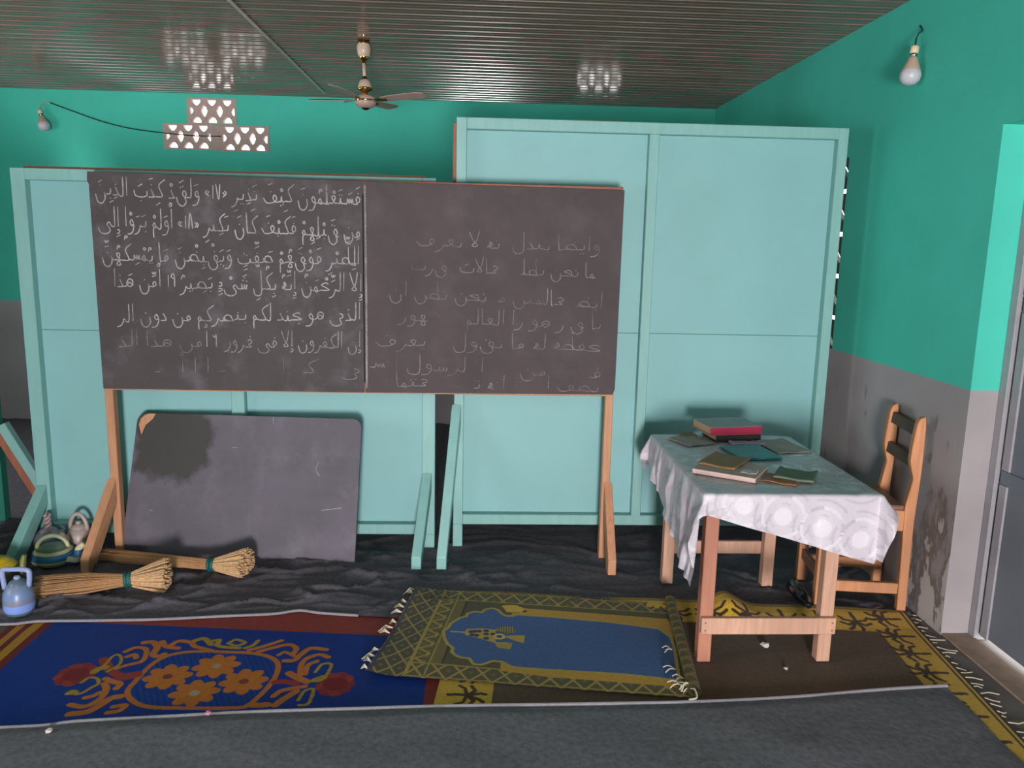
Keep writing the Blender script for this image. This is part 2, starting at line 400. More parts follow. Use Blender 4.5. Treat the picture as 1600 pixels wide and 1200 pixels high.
# window of pierced cement blocks in the right wall
wy0, wy1, wz0, wz1 = WIN; wh = []; nb = 9; st = (wz1-wz0)/nb
for i in range(10):
    for j in range(nb):
        y = wy0+0.06+i*0.12; z = wz0+st*(j+0.5)
        if (i+j) % 2 == 0: wh.append([(y-0.054,z-0.026),(y-0.03,z-0.046),(y+0.054,z+0.026),(y+0.03,z+0.046)])
        else: wh.append([(y-0.052,z-0.014),(y+0.04,z-0.014),(y+0.052,z+0.010),(y-0.04,z+0.010)])
me = fill_shape('window_1', [(wy0,wz0),(wy1,wz0),(wy1,wz1),(wy0,wz1)], wh, 0.02)
me.transform(Matrix(((0,0,1,0),(1,0,0,0),(0,1,0,0),(0,0,0,1))))
o = struct(link('window_1', me, M['claustra_dark'])); o.location = (XR+0.02,0,0)

# steel door in the right wall
dy0, dy1, dz1 = DOOR[0], DOOR[1], DOOR[3]
door = struct(MB().span((2.125,dy0+0.04,0.032), (2.155,dy1-0.045,dz1-0.04)).build('door_1', M['door']))
fr = MB()
fr.span((2.105,dy1-0.045,0), (2.165,dy1,dz1)); fr.span((2.105,dy0,0), (2.165,dy0+0.045,dz1)); fr.span((2.105,dy0+0.045,dz1-0.045), (2.165,dy1-0.045,dz1))
fo = struct(fr.build('trim_3', M['door_frame']))
st_ = MB()
for z0, z1 in ((0.03,0.685),(0.745,1.375),(1.44,2.03)): st_.span((2.116,dy1-0.105,z0), (2.126,dy1-0.06,z1), 0.002)
st_.build('edge_strip', M['door_frame'], door)
rl = MB()
for z in (0.715,1.408): rl.span((2.117,dy0+0.05,z-0.028), (2.126,dy1-0.06,z+0.028), 0.002)
rl.build('cross_rail', M['door'], door)
struct(MB().span((1.99,dy0,0), (2.115,dy1,0.010), 0.003).build('trim_4', M['sand']))

# ------------------------------------------------------------------ freestanding teal boards
def stand_board(label, x0, x1, z0, z1, y, stiles, sw, feet, cap_top=False, cap_left=False, seam=None, leg_z=None):
    t = thing('partition_board', label, 'partition', ((x0+x1)/2, y, 0))
    MB().span((x0+0.01,y+0.004,z0+0.01), (x1-0.01,y+0.016,z1-0.01), 0.001).build('panel', M['teal'], t)
    FD = 0.045                                   # timber frame stands proud of the plywood
    for xc in stiles:
        zt = z1 if xc in (stiles[0], stiles[-1]) else z1-0.055
        MB().span((xc-sw/2,y-FD,z0), (xc+sw/2,y+0.004,zt), 0.003).build('stile', M['teal_frame'], t)
    MB().span((x0+sw,y-FD,z1-0.055), (x1-sw,y+0.004,z1), 0.003).build('top_rail', M['teal_frame'], t)
    MB().span((x0+sw,y-FD-0.001,z0), (x1-sw,y+0.004,z0+0.055), 0.003).build('bottom_rail', M['teal_frame'], t)
    if cap_top: MB().span((x0+0.03,y+0.017,z1-0.05), (x1-0.05,y+0.05,z1+0.014), 0.003).build('back_rail', M['bare'], t)
    if cap_left: MB().span((x0-0.018,y+0.017,z1-0.4), (x0+0.03,y+0.05,z1-0.02), 0.003).build('back_stile', M['bare'], t)
    if seam: MB().span((x0+sw,y+0.0028,seam-0.0015), (x1-sw,y+0.0045,seam+0.0015), 0).build('sheet_joint', M['dark_teal'], t)
    for (xc, sgn, wd, front, top, sp) in feet:       # post runs on to the floor; raking strut with a square toe
        MB().span((xc-wd/2,y-FD,0.012), (xc+wd/2,y+0.004,z0+0.001), 0.003).build('post_foot', M['teal_frame'], t)
        xs = xc+sgn*(wd/2+0.026) if sgn else xc+min(0,sp*0.2)
        b = MB(); b.prism([(xs-0.024,y-FD-0.002,top), (xs-0.024,y-FD-0.002,top-0.10), (xs-0.024+sp,front+0.045,0.012), (xs-0.024+sp,front-0.012,0.012), (xs-0.024+sp,front-0.012,0.075)], (0.048,0,0), 0.003)
        b.build('strut', M['teal_frame'], t)
    return t
LB_Y, BB_Y = 4.05, 4.07
stand_board('low wide teal plywood partition board standing on the left behind the written chalkboard',
            -2.215, -0.20, 0.085, 1.90, LB_Y, (-2.182,-1.19,-0.233), 0.066, ((-2.182,0,0.066,3.73,0.34,-0.02),(-0.233,0,0.066,3.73,0.42,-0.035)), cap_top=True, seam=1.125)
stand_board('tall two-panel teal plywood partition board standing behind the desk',
            -0.105, 1.828, 0.135, 2.192, BB_Y, (-0.08,0.862,1.803), 0.05, ((-0.08,0,0.05,3.73,0.78,-0.06),(1.803,1,0.05,3.78,0.50,0)), cap_left=True, seam=1.155)
# third board end-on by the left edge
t = thing('partition_board', 'partition board coloured dark green for its unlit side, edge-on at the far left edge', 'partition', (-2.62,3.9,0))
MB().span((-2.66,2.9,0.05), (-2.645,4.42,1.9), 0.002).build('panel', M['dark_teal'], t)
MB().span((-2.645,4.37,0.012), (-2.60,4.43,1.9)).build('stile', M['dark_teal'], t)
MB().bar((-2.585,4.40,0.56), (-2.30,4.40,0.015), 0.05, 0.05, (0,1,0)).build('strut', M['teal_frame'], t)
MB().bar((-2.622,4.40,0.535), (-2.357,4.40,0.028), 0.048, 0.04, (0,1,0)).build('strut', M['bare'], t)

# ------------------------------------------------------------------ chalkboard with writing
CB_Y = 3.87
cb = thing('chalkboard', 'wide brown-black chalkboard on a wooden stand, covered in chalk handwriting on its left half', 'chalkboard', (-0.56,CB_Y,0))
CZ0, CZ1, CX0, CXM, CX1 = 0.868, 1.868, -1.783, -0.535, 0.695
p1 = MB().prism([(CX0+0.002,CB_Y-0.012,CZ0), (CXM-0.002,CB_Y-0.012,CZ0-0.002), (CXM-0.002,CB_Y-0.012,CZ1), (CX0-0.005,CB_Y-0.012,CZ1+0.012), (CX0-0.008,CB_Y-0.012,CZ1-0.03), (CX0-0.001,CB_Y-0.012,CZ1-0.045)], (0,0.012,0), 0.0012).build('panel', M['slate_left'], cb)
p2 = MB().prism([(CXM+0.002,CB_Y-0.012,CZ0-0.002), (CX1-0.015,CB_Y-0.012,CZ0+0.003), (CX1-0.004,CB_Y-0.012,CZ0+0.03), (CX1,CB_Y-0.012,CZ1-0.012), (CXM+0.002,CB_Y-0.012,CZ1)], (0,0.012,0), 0.0012).build('panel', M['slate_right'], cb)
MB().span((CX0+0.03,CB_Y,CZ0-0.008), (CX1-0.03,CB_Y+0.04,CZ0+0.045)).build('bottom_rail', M['wood_stand'], cb)
MB().span((CX0+0.03,CB_Y,CZ1-0.06), (CX1-0.004,CB_Y+0.04,CZ1+0.004)).build('top_rail', M['bare'], cb)
for xc in (-1.763, 0.668):
    MB().span((xc-0.02,CB_Y+0.0005,0.012), (xc+0.02,CB_Y+0.047,CZ1-0.02)).build('post', M['wood_stand'], cb)
    sg = 1 if xc > 0 else -1
    xs = xc + sg*0.012; sp = -0.055 if xc < 0 else 0.0
    b = MB(); b.prism([(xs-0.020,CB_Y-0.001,0.42), (xs-0.020,CB_Y-0.001,0.30), (xs-0.020+sp,3.715,0.012), (xs-0.020+sp,3.655,0.012), (xs-0.020+sp,3.655,0.085)], (0.040,0,0), 0.003); b.build('strut', M['wood_stand'], cb)
    b = MB(); b.prism([(xs-0.020,CB_Y+0.046,0.40), (xs-0.020,CB_Y+0.046,0.30), (xs-0.020,3.985,0.012), (xs-0.020,4.0,0.012), (xs-0.020,4.0,0.09)], (0.040,0,0), 0.003)
    b.build('strut', M['wood_stand'], cb)
# --- a small hand for the chalk: each letter is a few strokes, x runs leftwards, 1 unit ~ loop height x1.7
TOOTH_I = [[(.12,.42),(.2,.03),(.6,0)]]; TOOTH_M = [[(0,0),(.25,.02),(.33,.42),(.42,.02),(.7,0)]]
BEH_F = [[(0,0),(.2,.02),(.3,.3),(.4,-.02),(1.0,-.12),(1.5,-.02),(1.6,.35)]]; BEH_S = [[(.05,.35),(.1,-.02),(.7,-.14),(1.3,-.02),(1.42,.38)]]
BOWL = [(.2,.25),(.16,-.25),(.5,-.62),(.95,-.5),(1.15,.1)]
G = {
 'alef': dict(s=([[(.12,1.5),(.16,0)]],.42), f=([[(0,0),(.18,.03),(.24,1.5)]],.45)),
 'beh': dict(i=(TOOTH_I,.6), m=(TOOTH_M,.7), f=(BEH_F,1.75), s=(BEH_S,1.6)),
 'noon': dict(i=(TOOTH_I,.6), m=(TOOTH_M,.7), f=([[(0,0),(.15,.03)]+BOWL],1.3), s=([BOWL],1.3)),
 'yeh': dict(i=(TOOTH_I,.6), m=(TOOTH_M,.7), f=([[(0,0),(.25,.28),(.5,.12),(.3,-.12),(.2,-.4),(.7,-.62),(1.3,-.5),(1.5,-.12)]],1.6), s=([[(.5,.5),(.2,.4),(.15,.15),(.45,0),(.3,-.4),(.8,-.62),(1.3,-.45),(1.5,-.1)]],1.6)),
 'reh': dict(s=([[(.1,.3),(.14,-.05),(.4,-.42),(.85,-.55)]],.75), f=([[(0,0),(.16,.14),(.24,-.12),(.5,-.45),(.9,-.58)]],.8)),
 'waw': dict(s=([[(.12,.28),(.3,.56),(.5,.34),(.32,.1),(.12,.22),(.14,-.1),(.4,-.48),(.85,-.55)]],.8), f=([[(0,0),(.12,.05),(.14,.3),(.32,.56),(.5,.34),(.34,.1),(.16,.1),(.2,-.2),(.45,-.5),(.9,-.55)]],.85)),
 'feh': dict(i=([[(.5,.1),(.18,.18),(.14,.45),(.38,.58),(.52,.32),(.4,.02),(.85,0)]],.85), m=([[(0,0),(.3,.02),(.55,.3),(.36,.55),(.16,.3),(.4,.02),(.8,0)]],.8), f=([[(0,0),(.3,.02),(.55,.3),(.36,.55),(.16,.3),(.4,.02),(1.2,-.1),(1.6,.3)]],1.75), s=([[(.5,.1),(.18,.18),(.14,.45),(.38,.58),(.52,.32),(.4,.02),(1.2,-.1),(1.6,.3)]],1.75)),
 'qaf': dict(f=([[(0,0),(.3,.02),(.55,.3),(.36,.55),(.16,.3),(.3,.0),(.2,-.35),(.6,-.65),(1.05,-.45),(1.2,.05)]],1.35)),
 'meem': dict(i=([[(.42,.02),(.16,.14),(.28,.42),(.5,.22),(.36,.0),(.8,0)]],.8), m=([[(0,0),(.2,.03),(.38,.34),(.55,.12),(.36,-.1),(.22,.02),(.8,0)]],.8), f=([[(0,0),(.2,.04),(.38,.34),(.55,.12),(.34,-.04),(.26,.04),(.5,-.12),(.52,-.8)]],.75), s=([[(.3,.02),(.14,.2),(.32,.4),(.48,.18),(.3,.02),(.5,-.15),(.52,-.8)]],.75)),
 'heh': dict(i=([[(.15,.05),(.12,.5),(.5,.62),(.75,.25),(.45,.0),(.2,.2),(.5,.36),(.75,.1),(1.05,0)]],1.05), m=([[(0,0),(.3,.04),(.58,.5),(.26,.52),(.34,.0),(.2,-.38),(.6,-.36),(.44,.0),(.95,0)]],.95), f=([[(0,0),(.25,.05),(.28,.62),(.1,.32),(.48,.06),(.34,.34)]],.65), s=([[(.3,.6),(.1,.25),(.35,.02),(.55,.28),(.3,.6)]],.7)),
 'seen': dict(i=([[(.1,.36),(.16,.03),(.3,.03),(.36,.36),(.42,.03),(.58,.03),(.66,.4),(.7,.0),(1.1,0)]],1.1), m=([[(0,0),(.12,.36),(.2,.03),(.36,.36),(.44,.03),(.62,.4),(.7,0),(1.05,0)]],1.05)),
 'sad': dict(i=([[(.12,.02),(.4,.46),(.85,.46),(.95,.14),(.6,0),(.12,.0),(1.0,.02),(1.08,.34),(1.16,0),(1.45,0)]],1.45), m=([[(0,0),(.14,.02),(.42,.46),(.88,.46),(.98,.14),(.6,0),(.14,.0),(1.02,.02),(1.1,.34),(1.18,0),(1.5,0)]],1.5)),
 'tah': dict(i=([[(.12,.02),(.4,.44),(.85,.44),(.92,.14),(.6,0),(.12,.0),(1.2,0)],[(.3,1.45),(.26,.1)]],1.2), m=([[(0,0),(.12,.02),(.4,.44),(.85,.44),(.92,.14),(.6,0),(.12,.0),(1.2,0)],[(.3,1.45),(.26,.1)]],1.2)),
 'ain': dict(i=([[(.62,.6),(.3,.7),(.14,.42),(.5,.26),(.25,.02),(1.0,0)]],1.0), m=([[(0,0),(.28,.04),(.58,.5),(.2,.5),(.42,.02),(.85,0)]],.85)),
 'hah': dict(i=([[(.12,.5),(.4,.62),(.9,.42),(.45,.25),(.05,.02),(1.1,0)]],1.1), m=([[(0,0),(.1,.1),(.3,.55),(.9,.42),(.45,.25),(.1,.02),(1.1,0)]],1.1)),
 'dal': dict(s=([[(.36,.62),(.16,.3),(.1,.02),(.62,-.02)]],.72), f=([[(0,0),(.12,.05),(.42,.6),(.24,.2),(.2,.0),(.72,-.03)]],.82)),
 'kaf': dict(i=([[(-.25,1.35),(.42,.86),(.1,.06),(.85,0)]],.85), m=([[(0,0),(.12,.06)],[(-.2,1.35),(.46,.86),(.14,.06),(.85,0)]],.85)),
 'lam': dict(i=([[(.1,1.5),(.16,.04),(.55,0)]],.5), m=([[(0,0),(.22,.02),(.28,1.5),(.32,.04),(.6,0)]],.6), f=([[(0,0),(.2,.02),(.24,1.5),(.22,-.2),(.5,-.58),(.95,-.5),(1.1,0)]],1.25), s=([[(.12,1.5),(.14,-.2),(.45,-.58),(.9,-.5),(1.05,0)]],1.2)),
 'lamalef': dict(s=([[(.08,1.5),(.3,.55),(.7,.08),(.4,-.02),(.22,.1),(.6,.6),(.92,1.45)]],1.0), f=([[(0,0),(.2,.02),(.3,1.45)],[(.25,.05),(.7,.5),(.92,1.3)]],1.0)),
 'hamza': dict(s=([[(.4,.42),(.14,.4),(.16,.16),(.44,.12)],[(.05,0),(.5,.06)]],.6)),
 '1': dict(s=([[(.15,1.0),(.2,0)]],.5)), '7': dict(s=([[(.1,1.2),(.3,0),(.55,1.2)]],.7)), '8': dict(s=([[(.1,0),(.32,1.2),(.55,0)]],.7)),
 '9': dict(s=([[(.14,0),(.12,.9),(.3,1.1),(.45,.8),(.15,.7)]],.6)), '2': dict(s=([[(.15,0),(.12,1.1),(.3,.9),(.5,1.1)]],.65)), '0': dict(s=([[(.2,.45),(.24,.5)]],.4)),
 '«': dict(s=([[(.1,.6),(.3,.4),(.1,.2)],[(.3,.6),(.5,.4),(.3,.2)]],.65)), '»': dict(s=([[(.3,.6),(.1,.4),(.3,.2)],[(.5,.6),(.3,.4),(.5,.2)]],.65)),
 '-': dict(s=([[(.1,.1),(.5,.06)]],.7)),
}
CH = {'ا':('alef',0,0),'أ':('alef','hz',0),'إ':('alef',0,'hz'),'ب':('beh',0,1),'ت':('beh',2,0),'ث':('beh',3,0),'ن':('noon',1,0),'ي':('yeh',0,2),'ى':('yeh',0,0),
 'ر':('reh',0,0),'ز':('reh',1,0),'و':('waw',0,0),'ف':('feh',1,0),'ق':('qaf',2,0),'م':('meem',0,0),'ه':('heh',0,0),'س':('seen',0,0),'ش':('seen',3,0),
 'ص':('sad',0,0),'ض':('sad',1,0),'ط':('tah',0,0),'ظ':('tah',1,0),'ع':('ain',0,0),'غ':('ain',1,0),'ح':('hah',0,0),'ج':('hah',0,1),'خ':('hah',1,0),
 'د':('dal',0,0),'ذ':('dal',1,0),'ك':('kaf',0,0),'ل':('lam',0,0),'ﻻ':('lamalef',0,0),'ء':('hamza',0,0),
 '١':('1',0,0),'٧':('7',0,0),'٨':('8',0,0),'٩':('9',0,0),'٢':('2',0,0),'٠':('0',0,0),'«':('«',0,0),'»':('»',0,0),'-':('-',0,0)}
NOJOIN = set('اأإدذرزوﻻء١٧٨٩٢٠«»-')
MARKS = {'\u064e':'fatha','\u0650':'kasra','\u064f':'damma','\u0652':'sukun','\u0651':'shadda','\u064d':'kasratan','\u064c':'dammatan','\u0670':'dagger'}
def layout(text):
    text = text.replace('لا','ﻻ').replace('لّا','ﻻ')
    chars = []                                   # [letter, marks]
    for ch in text:
        if ch in MARKS and chars: chars[-1][1].append(MARKS[ch])
        else: chars.append([ch, []])
    strokes = []; x = 0.0; prev_join = False
    for i, (ch, mk) in enumerate(chars):
        if ch == ' ': x += 0.45; prev_join = False; continue
        if ch not in CH: continue
        nm, up, dn_ = CH[ch]; nxt = chars[i+1][0] if i+1 < len(chars) else ' '
        isl = ch not in '١٧٨٩٢٠«»-ء'
        join_next = ch not in NOJOIN and nxt in CH and nxt not in '١٧٨٩٢٠«»-ء'
        pj = prev_join and isl
        form = ('m' if join_next else 'f') if pj else ('i' if join_next else 's')
        g = G[nm]; form = form if form in g else next((k for k in ({'m':'mi','f':'fsm','i':'im','s':'sfi'}[form]) if k in g), list(g)[0])
        sts, adv = g[form]
        jig = lambda: random.uniform(-.04,.04)
        for s_ in sts: strokes.append([(x+px, py) for px, py in s_])
        top = max(py for s_ in sts for px, py in s_); bot = min(py for s_ in sts for px, py in s_)
        mx = x + (0.3 if form in 'im' else adv*0.45)
        def dots(n, yy):
            for k in range(n):
                dx = (k-(n-1)/2)*0.26 if n < 3 else (-.2,.2,0)[k]; dy = (0.22 if (n == 3 and k == 2) else 0)
                strokes.append([(mx+dx-.05, yy+dy+jig()), (mx+dx+.06, yy+dy-.06+jig())])
        if up == 'hz': strokes.append([(x+.3,top+.5),(x+.08,top+.45),(x+.12,top+.25),(x+.35,top+.22)])
        elif up: dots(up, max(top,.35)+.28); top = max(top,.35)+.35
        if nm == 'yeh' and form in 'fs': pass
        elif dn_ == 'hz': strokes.append([(x+.3,-.22),(x+.06,-.26),(x+.12,-.45),(x+.36,-.5)]); bot = -.5
        elif dn_: dots(dn_, min(bot,0)-.25); bot = min(bot,0)-.3
        y = max(top+.28, 0.75)
        for m_ in mk:
            if m_ == 'fatha': strokes.append([(mx-.22,y+.16+jig()),(mx+.25,y+jig())]); y += .3
            elif m_ == 'damma': strokes.append([(mx+.02,y+.1),(mx-.12,y+.22),(mx+.08,y+.28),(mx+.2,y-.05)]); y += .35
            elif m_ == 'sukun': strokes.append([(mx,y+.24),(mx-.12,y+.1),(mx,y),(mx+.12,y+.1),(mx,y+.24)]); y += .35
            elif m_ == 'shadda': strokes.append([(mx-.2,y+.22),(mx-.1,y+.02),(mx,y+.18),(mx+.1,y),(mx+.22,y+.22)]); y += .32
            elif m_ == 'dagger': strokes.append([(mx,y+.4),(mx+.03,y)]); y += .3
            elif m_ == 'dammatan': strokes.append([(mx+.02,y+.1),(mx-.12,y+.22),(mx+.08,y+.28),(mx+.3,y-.05)]); y += .3
            elif m_ == 'kasra': strokes.append([(mx-.2,bot-.16+jig()),(mx+.25,bot-.32+jig())])
            elif m_ == 'kasratan': strokes.append([(mx-.2,bot-.16),(mx+.25,bot-.32)]); strokes.append([(mx-.2,bot-.36),(mx+.25,bot-.52)])
        x += adv; prev_join = join_next
    return strokes, x
class Ribbon:
    def __init__(s): s.v = []; s.f = []; s.k = 0
    def add(s, pts, w, y):
        q = smooth_poly([Vector((p[0],0,p[1])) for p in pts], 5); n = len(q); b = len(s.v)
        s.k = (s.k+1) % 7; yy = y-0.0004-0.00006*s.k
        for i, p in enumerate(q):
            t_ = (q[min(i+1,n-1)]-q[max(i-1,0)]).normalized(); nn = Vector((-t_.z,0,t_.x))
            ww = w*(0.75+0.35*random.random())*(0.7 if i in (0,n-1) else 1)
            for sg in (1,-1):
                r = p+nn*ww/2*sg; s.v.append((r.x, yy, r.z))
        for i in range(n-1): s.f.append((b+2*i, b+2*i+1, b+2*i+3, b+2*i+2))
    def build(s, name, mat, parent):
        me = bpy.data.meshes.new(name); me.from_pydata(s.v, [], s.f); return link(name, me, mat, parent)
def write_line(rb, text, pr, pl, unit, w, keep=1.0, jit=0.006):
    """text from pixel pr (right end of the baseline) to pl, on the board's face"""
    yf = CB_Y-0.012; a, b = P(pr[0],pr[1],Y=yf), P(pl[0],pl[1],Y=yf)
    st, L = layout(text); sx = (a.x-b.x)/L
    for s_ in st:
        if random.random() > keep: continue
        o = random.uniform(-jit,jit); pts = []
        for x, y in s_:
            t_ = x/L; pts.append((a.x-sx*x, a.z+(b.z-a.z)*t_+y*unit+o*0.6))
        pts = [(q[0], min(q[1], CZ1-0.008)) for q in pts]
        if max(q[1] for q in pts)-min(q[1] for q in pts) < 0.001 or min(q[1] for q in pts) < CZ0+0.008 or min(q[0] for q in pts) < CX0+0.01: continue
        rb.add(pts, w*0.85, yf)
rb = Ribbon()
U = 0.060
write_line(rb, 'فَسَتَعْلَمُونَ كَيْفَ نَذِيرِ »٧١« وَلَقَدْ كَذَّبَ الَّذِينَ', (564,320), (147,303), U*.97, .0068)
write_line(rb, 'مِن قَبْلِهِمْ فَكَيْفَ كَانَ نَكِيرِ »٨١« أَوَلَمْ يَرَوْا إِلَى', (564,370), (152,352), U, .0066)
write_line(rb, 'الطَّيْرِ فَوْقَهُمْ صَفَّتٍ وَيَقْبِضْنَ مَا يُمْسِكُهُنَّ', (562,413), (158,405), U*.95, .0066)
write_line(rb, 'إِﻻَّ الرَّحْمَنُ إِنَّهُ بِكُلِّ شَيْءٍ بَصِيرٌ ٩١ أَمَّن هَذا', (566,455), (176,447), U*.95, .0066)
write_line(rb, 'الذي هو جند لكم ينصركم من دون الر', (564,499), (184,501), U*.9, .0068)
stuff(rb.build('chalk_writing', M['chalk'], p1))
rb = Ribbon()
write_line(rb, 'إن الكفرون إﻻ في غرور ٠٢ أ', (564,543), (320,541), U*.85, .0066)
rb.add([(P(570.5,290,Y=CB_Y).x, CZ1-0.02),(P(570.5,290,Y=CB_Y).x+.002, 1.3),(P(570.5,290,Y=CB_Y).x, CZ0+.02)], 0.010, CB_Y-0.012)
stuff(rb.build('chalk_writing', M['chalk_mid'], p1))
rb = Ribbon()
write_line(rb, 'من هذا الذ', (318,541), (184,540), U*.85, .006, .85)
write_line(rb, 'ي - كم ا - ب - ا ا أمـ - عو', (564,583), (184,581), U*.8, .006, .6)
stuff(rb.build('rubbed_out_chalk', M['chalk_faint'], p1))
rb = Ribbon()
for tx, pr, pl, k in (('وايضا يبدل انه لا يعرف',(938,392),(648,383),.95), ('كما نحن نطلب عالات يقرب',(944,434),(640,420),.85), ('ايضا عالمين ما نحن نظن ان',(942,480),(606,462),.9),
                      ('يا قارئ هو را العالم المشهور',(940,514),(622,500),.85), ('حفظه له ما نقول لا يعرف',(938,548),(584,538),.85), ('فصل من ا - ا الرسول انس',(940,590),(578,574),.85), ('يصف ا م ق انه تم - خ عثمان',(936,612),(592,602),.8)):
    write_line(rb, tx, pr, pl, U*.8, .0058, k)
stuff(rb.build('rubbed_out_chalk', M['chalk_faint'], p2))

# ------------------------------------------------------------------ small leaning chalkboard
sb = thing('chalkboard', 'small grey chalkboard with a dark stain leaning against the low teal board', 'chalkboard', (-1.15,3.86,0))
def rr_outline(w, h, r):
    pts = [(-w/2,0),(w/2,0)]
    for k in range(7): a = R(90*k/6); pts.append((w/2-r+r*math.cos(a), h-r+r*math.sin(a)))
    for k in range(7): a = R(90+90*k/6); pts.append((-w/2+r+r*math.cos(a), h-r+r*math.sin(a)))
    return pts
A_, B_ = Vector((-1.765,3.886,0.013)), Vector((-0.585,3.79,0.013))
ang = math.atan2((B_-A_).y, (B_-A_).x); w_ = (B_-A_).length
W1, W2 = Matrix.Rotation(ang,3,'Z') @ Vector((1,0,0)), None
tilt = R(8.0); up_ = Matrix.Rotation(ang,3,'Z') @ Vector((0,math.sin(tilt),math.cos(tilt))); nrm = Matrix.Rotation(ang,3,'Z') @ Vector((0,math.cos(tilt),-math.sin(tilt)))
mid = (A_+B_)/2
ol = rr_outline(w_, 0.72, 0.045); ol = [((x*(1-0.05*y/0.72) + (0.052*y/0.72)), y) for x, y in ol]
mb = MB(); mb.prism([(x,0,y) for x, y in ol], (0,0.014,0), 0.0015)
o = mb.build('board', M['slate_small'], sb)
o.matrix_parent_inverse = Matrix(); o.location = mid - Vector(sb.location)
o.data.transform(Matrix.Translation(Vector(sb.location)))      # outline is already about its own base
o.rotation_euler = Matrix((W1, nrm, up_)).transposed().to_euler()
def on_small(name, pts, mat, w=0.008):
    r2 = Ribbon()
    for s_ in pts: r2.add(s_, w, 0)
    me = bpy.data.meshes.new(name); me.from_pydata(r2.v, [], r2.f); c = bpy.data.objects.new(name, me); COL.objects.link(c); me.materials.append(mat); c.parent = o
    return c
for q_ in ([(-0.03,.56),(-0.005,.56)],[(.17,.72),(.175,.68)],[(.42,.26),(.52,.275)],[(-.45,.23),(-.43,.232)],[(.03,.73),(.038,.73)],[(.40,.5),(.39,.46),(.41,.43)]): on_small('chalk_mark', [q_], M['chalk_mid'], .006)
chp = MB(); chp.prism([(-.505,-.0006,.66),(-.495,-.0006,.69),(-.475,-.0006,.709),(-.45,-.0006,.717),(-.42,-.0006,.717),(-.435,-.0006,.69),(-.47,-.0006,.66),(-.492,-.0006,.61)], (0,0.0005,0), 0)
me = bpy.data.meshes.new('bare_patch'); chp.bm.to_mesh(me); chp.bm.free(); c = bpy.data.objects.new('bare_patch', me); COL.objects.link(c); me.materials.append(M['wood_stand']); c.parent = o; c['label'] = 'chipped corner showing bare wood'

# ------------------------------------------------------------------ floor coverings
def fbm(x, y, s): return mnoise.fractal((x*s, y*s, 3.3), 1.0, 2.0, 4)
def lerp_table(tab, x):
    xs = [a for a, b in tab]; return float(np.interp(x, xs, [b for a, b in tab]))
def cloth_sheet(name, nu, nv, fx, mat):
    V = np.zeros((nu,nv,3))
    for i in range(nu):
        for j in range(nv): V[i,j] = fx(i/(nu-1), j/(nv-1))
    return link(name, grid_mesh(name, V, nu, nv), mat)
hem_px = [(0,976),(60,971),(150,970),(250,968),(350,963),(420,960),(440,958),(470,954),(500,958),(560,962),(640,966)]
hem_w = [(P(x,y,Z=0.01).x, P(x,y,Z=0.01).y) for x, y in hem_px]
hem_w = [(-4.5,3.24),(-2.4,3.2)] + hem_w + [(-0.1,3.2),(0.4,3.2),(1.98,3.16)]
def ridge(a): return 1-abs(math.sin(a))
def back_cloth(u, v):
    x = -4.45+(1.955+4.45)*u; y0 = lerp_table(hem_w, x); y = y0 + (6.93-y0)*v**1.5
    wob = fbm(x,y,0.9)
    k = math.exp(-((y-3.55)/0.55)**2)*0.9 + 0.25
    if x > -0.1: k *= 0.75
    w2 = fbm(x*0.7+9,y*1.5,1.4)
    h = (ridge(y*13+x*2.6*w2+wob*5.5)**4)*0.015*(0.4+abs(w2)*1.6) + (ridge(y*5.5-x*2.6+wob*6+w2*3)**6)*0.020 + (ridge(y*27+x*4*wob+w2*6)**3)*0.006 + 0.016*max(0,fbm(x+5,y*1.6,2.2))
    near = min(1, (y-y0)/0.12); under = 1 if x > -0.25 else 0
    z = 0.004 + h*k*near + (0 if under else 0.006)
    return (x, y, z)
o = cloth_sheet('floor_cloth', 330, 170, back_cloth, M['dark_cloth'])
tag(o, 'rumpled black cloth spread over the floor under the boards', 'floor cloth')
hm = MB(); pts = [Vector((x,y-0.004,0.013)) for x, y in hem_w if -2.5 < x < -0.3]
hm.tube([p for p in smooth_poly(pts,3)], 0.006, 8); hm.build('hem', M['hem'], o)['label'] = 'pale grey hem'
bl_px = [(0,1137),(120,1127),(250,1120),(400,1112),(560,1107),(700,1103),(900,1100),(1100,1096),(1250,1088),(1380,1077),(1480,1071)]
bl_w = [(-2.6,2.40)] + [(P(x,y,Z=0.018).x, P(x,y,Z=0.018).y) for x, y in bl_px]
BX1 = bl_w[-1][0]
def front_blanket(u, v):
    x = -2.6+(BX1+2.6)*u; y1 = lerp_table(bl_w, x)+0.006*fbm(x,1.7,5); y = y1 - (y1-0.4)*v**1.2
    e = min(1, (y1-y)/0.05); ex = min(1, (BX1-x)/0.04)
    z = 0.008 + 0.008*e*ex + 0.006*fbm(x,y,1.3)*e + 0.003*fbm(x,y,4)*e
    return (x + 0.02*fbm(7,y,2)*u, y, max(z,0.002) + (0.006 if x < 1.9 else 0))
fb = cloth_sheet('floor_blanket', 200, 120, front_blanket, M['grey_cloth'])
tag(fb, 'grey felted blanket covering the floor in the foreground', 'blanket')
hm = MB(); hm.tube(smooth_poly([Vector((x,y,0.0175)) for x, y in bl_w],4), 0.0065, 8); hm.build('hem', M['hem'], fb)['label'] = 'paler grey hem'

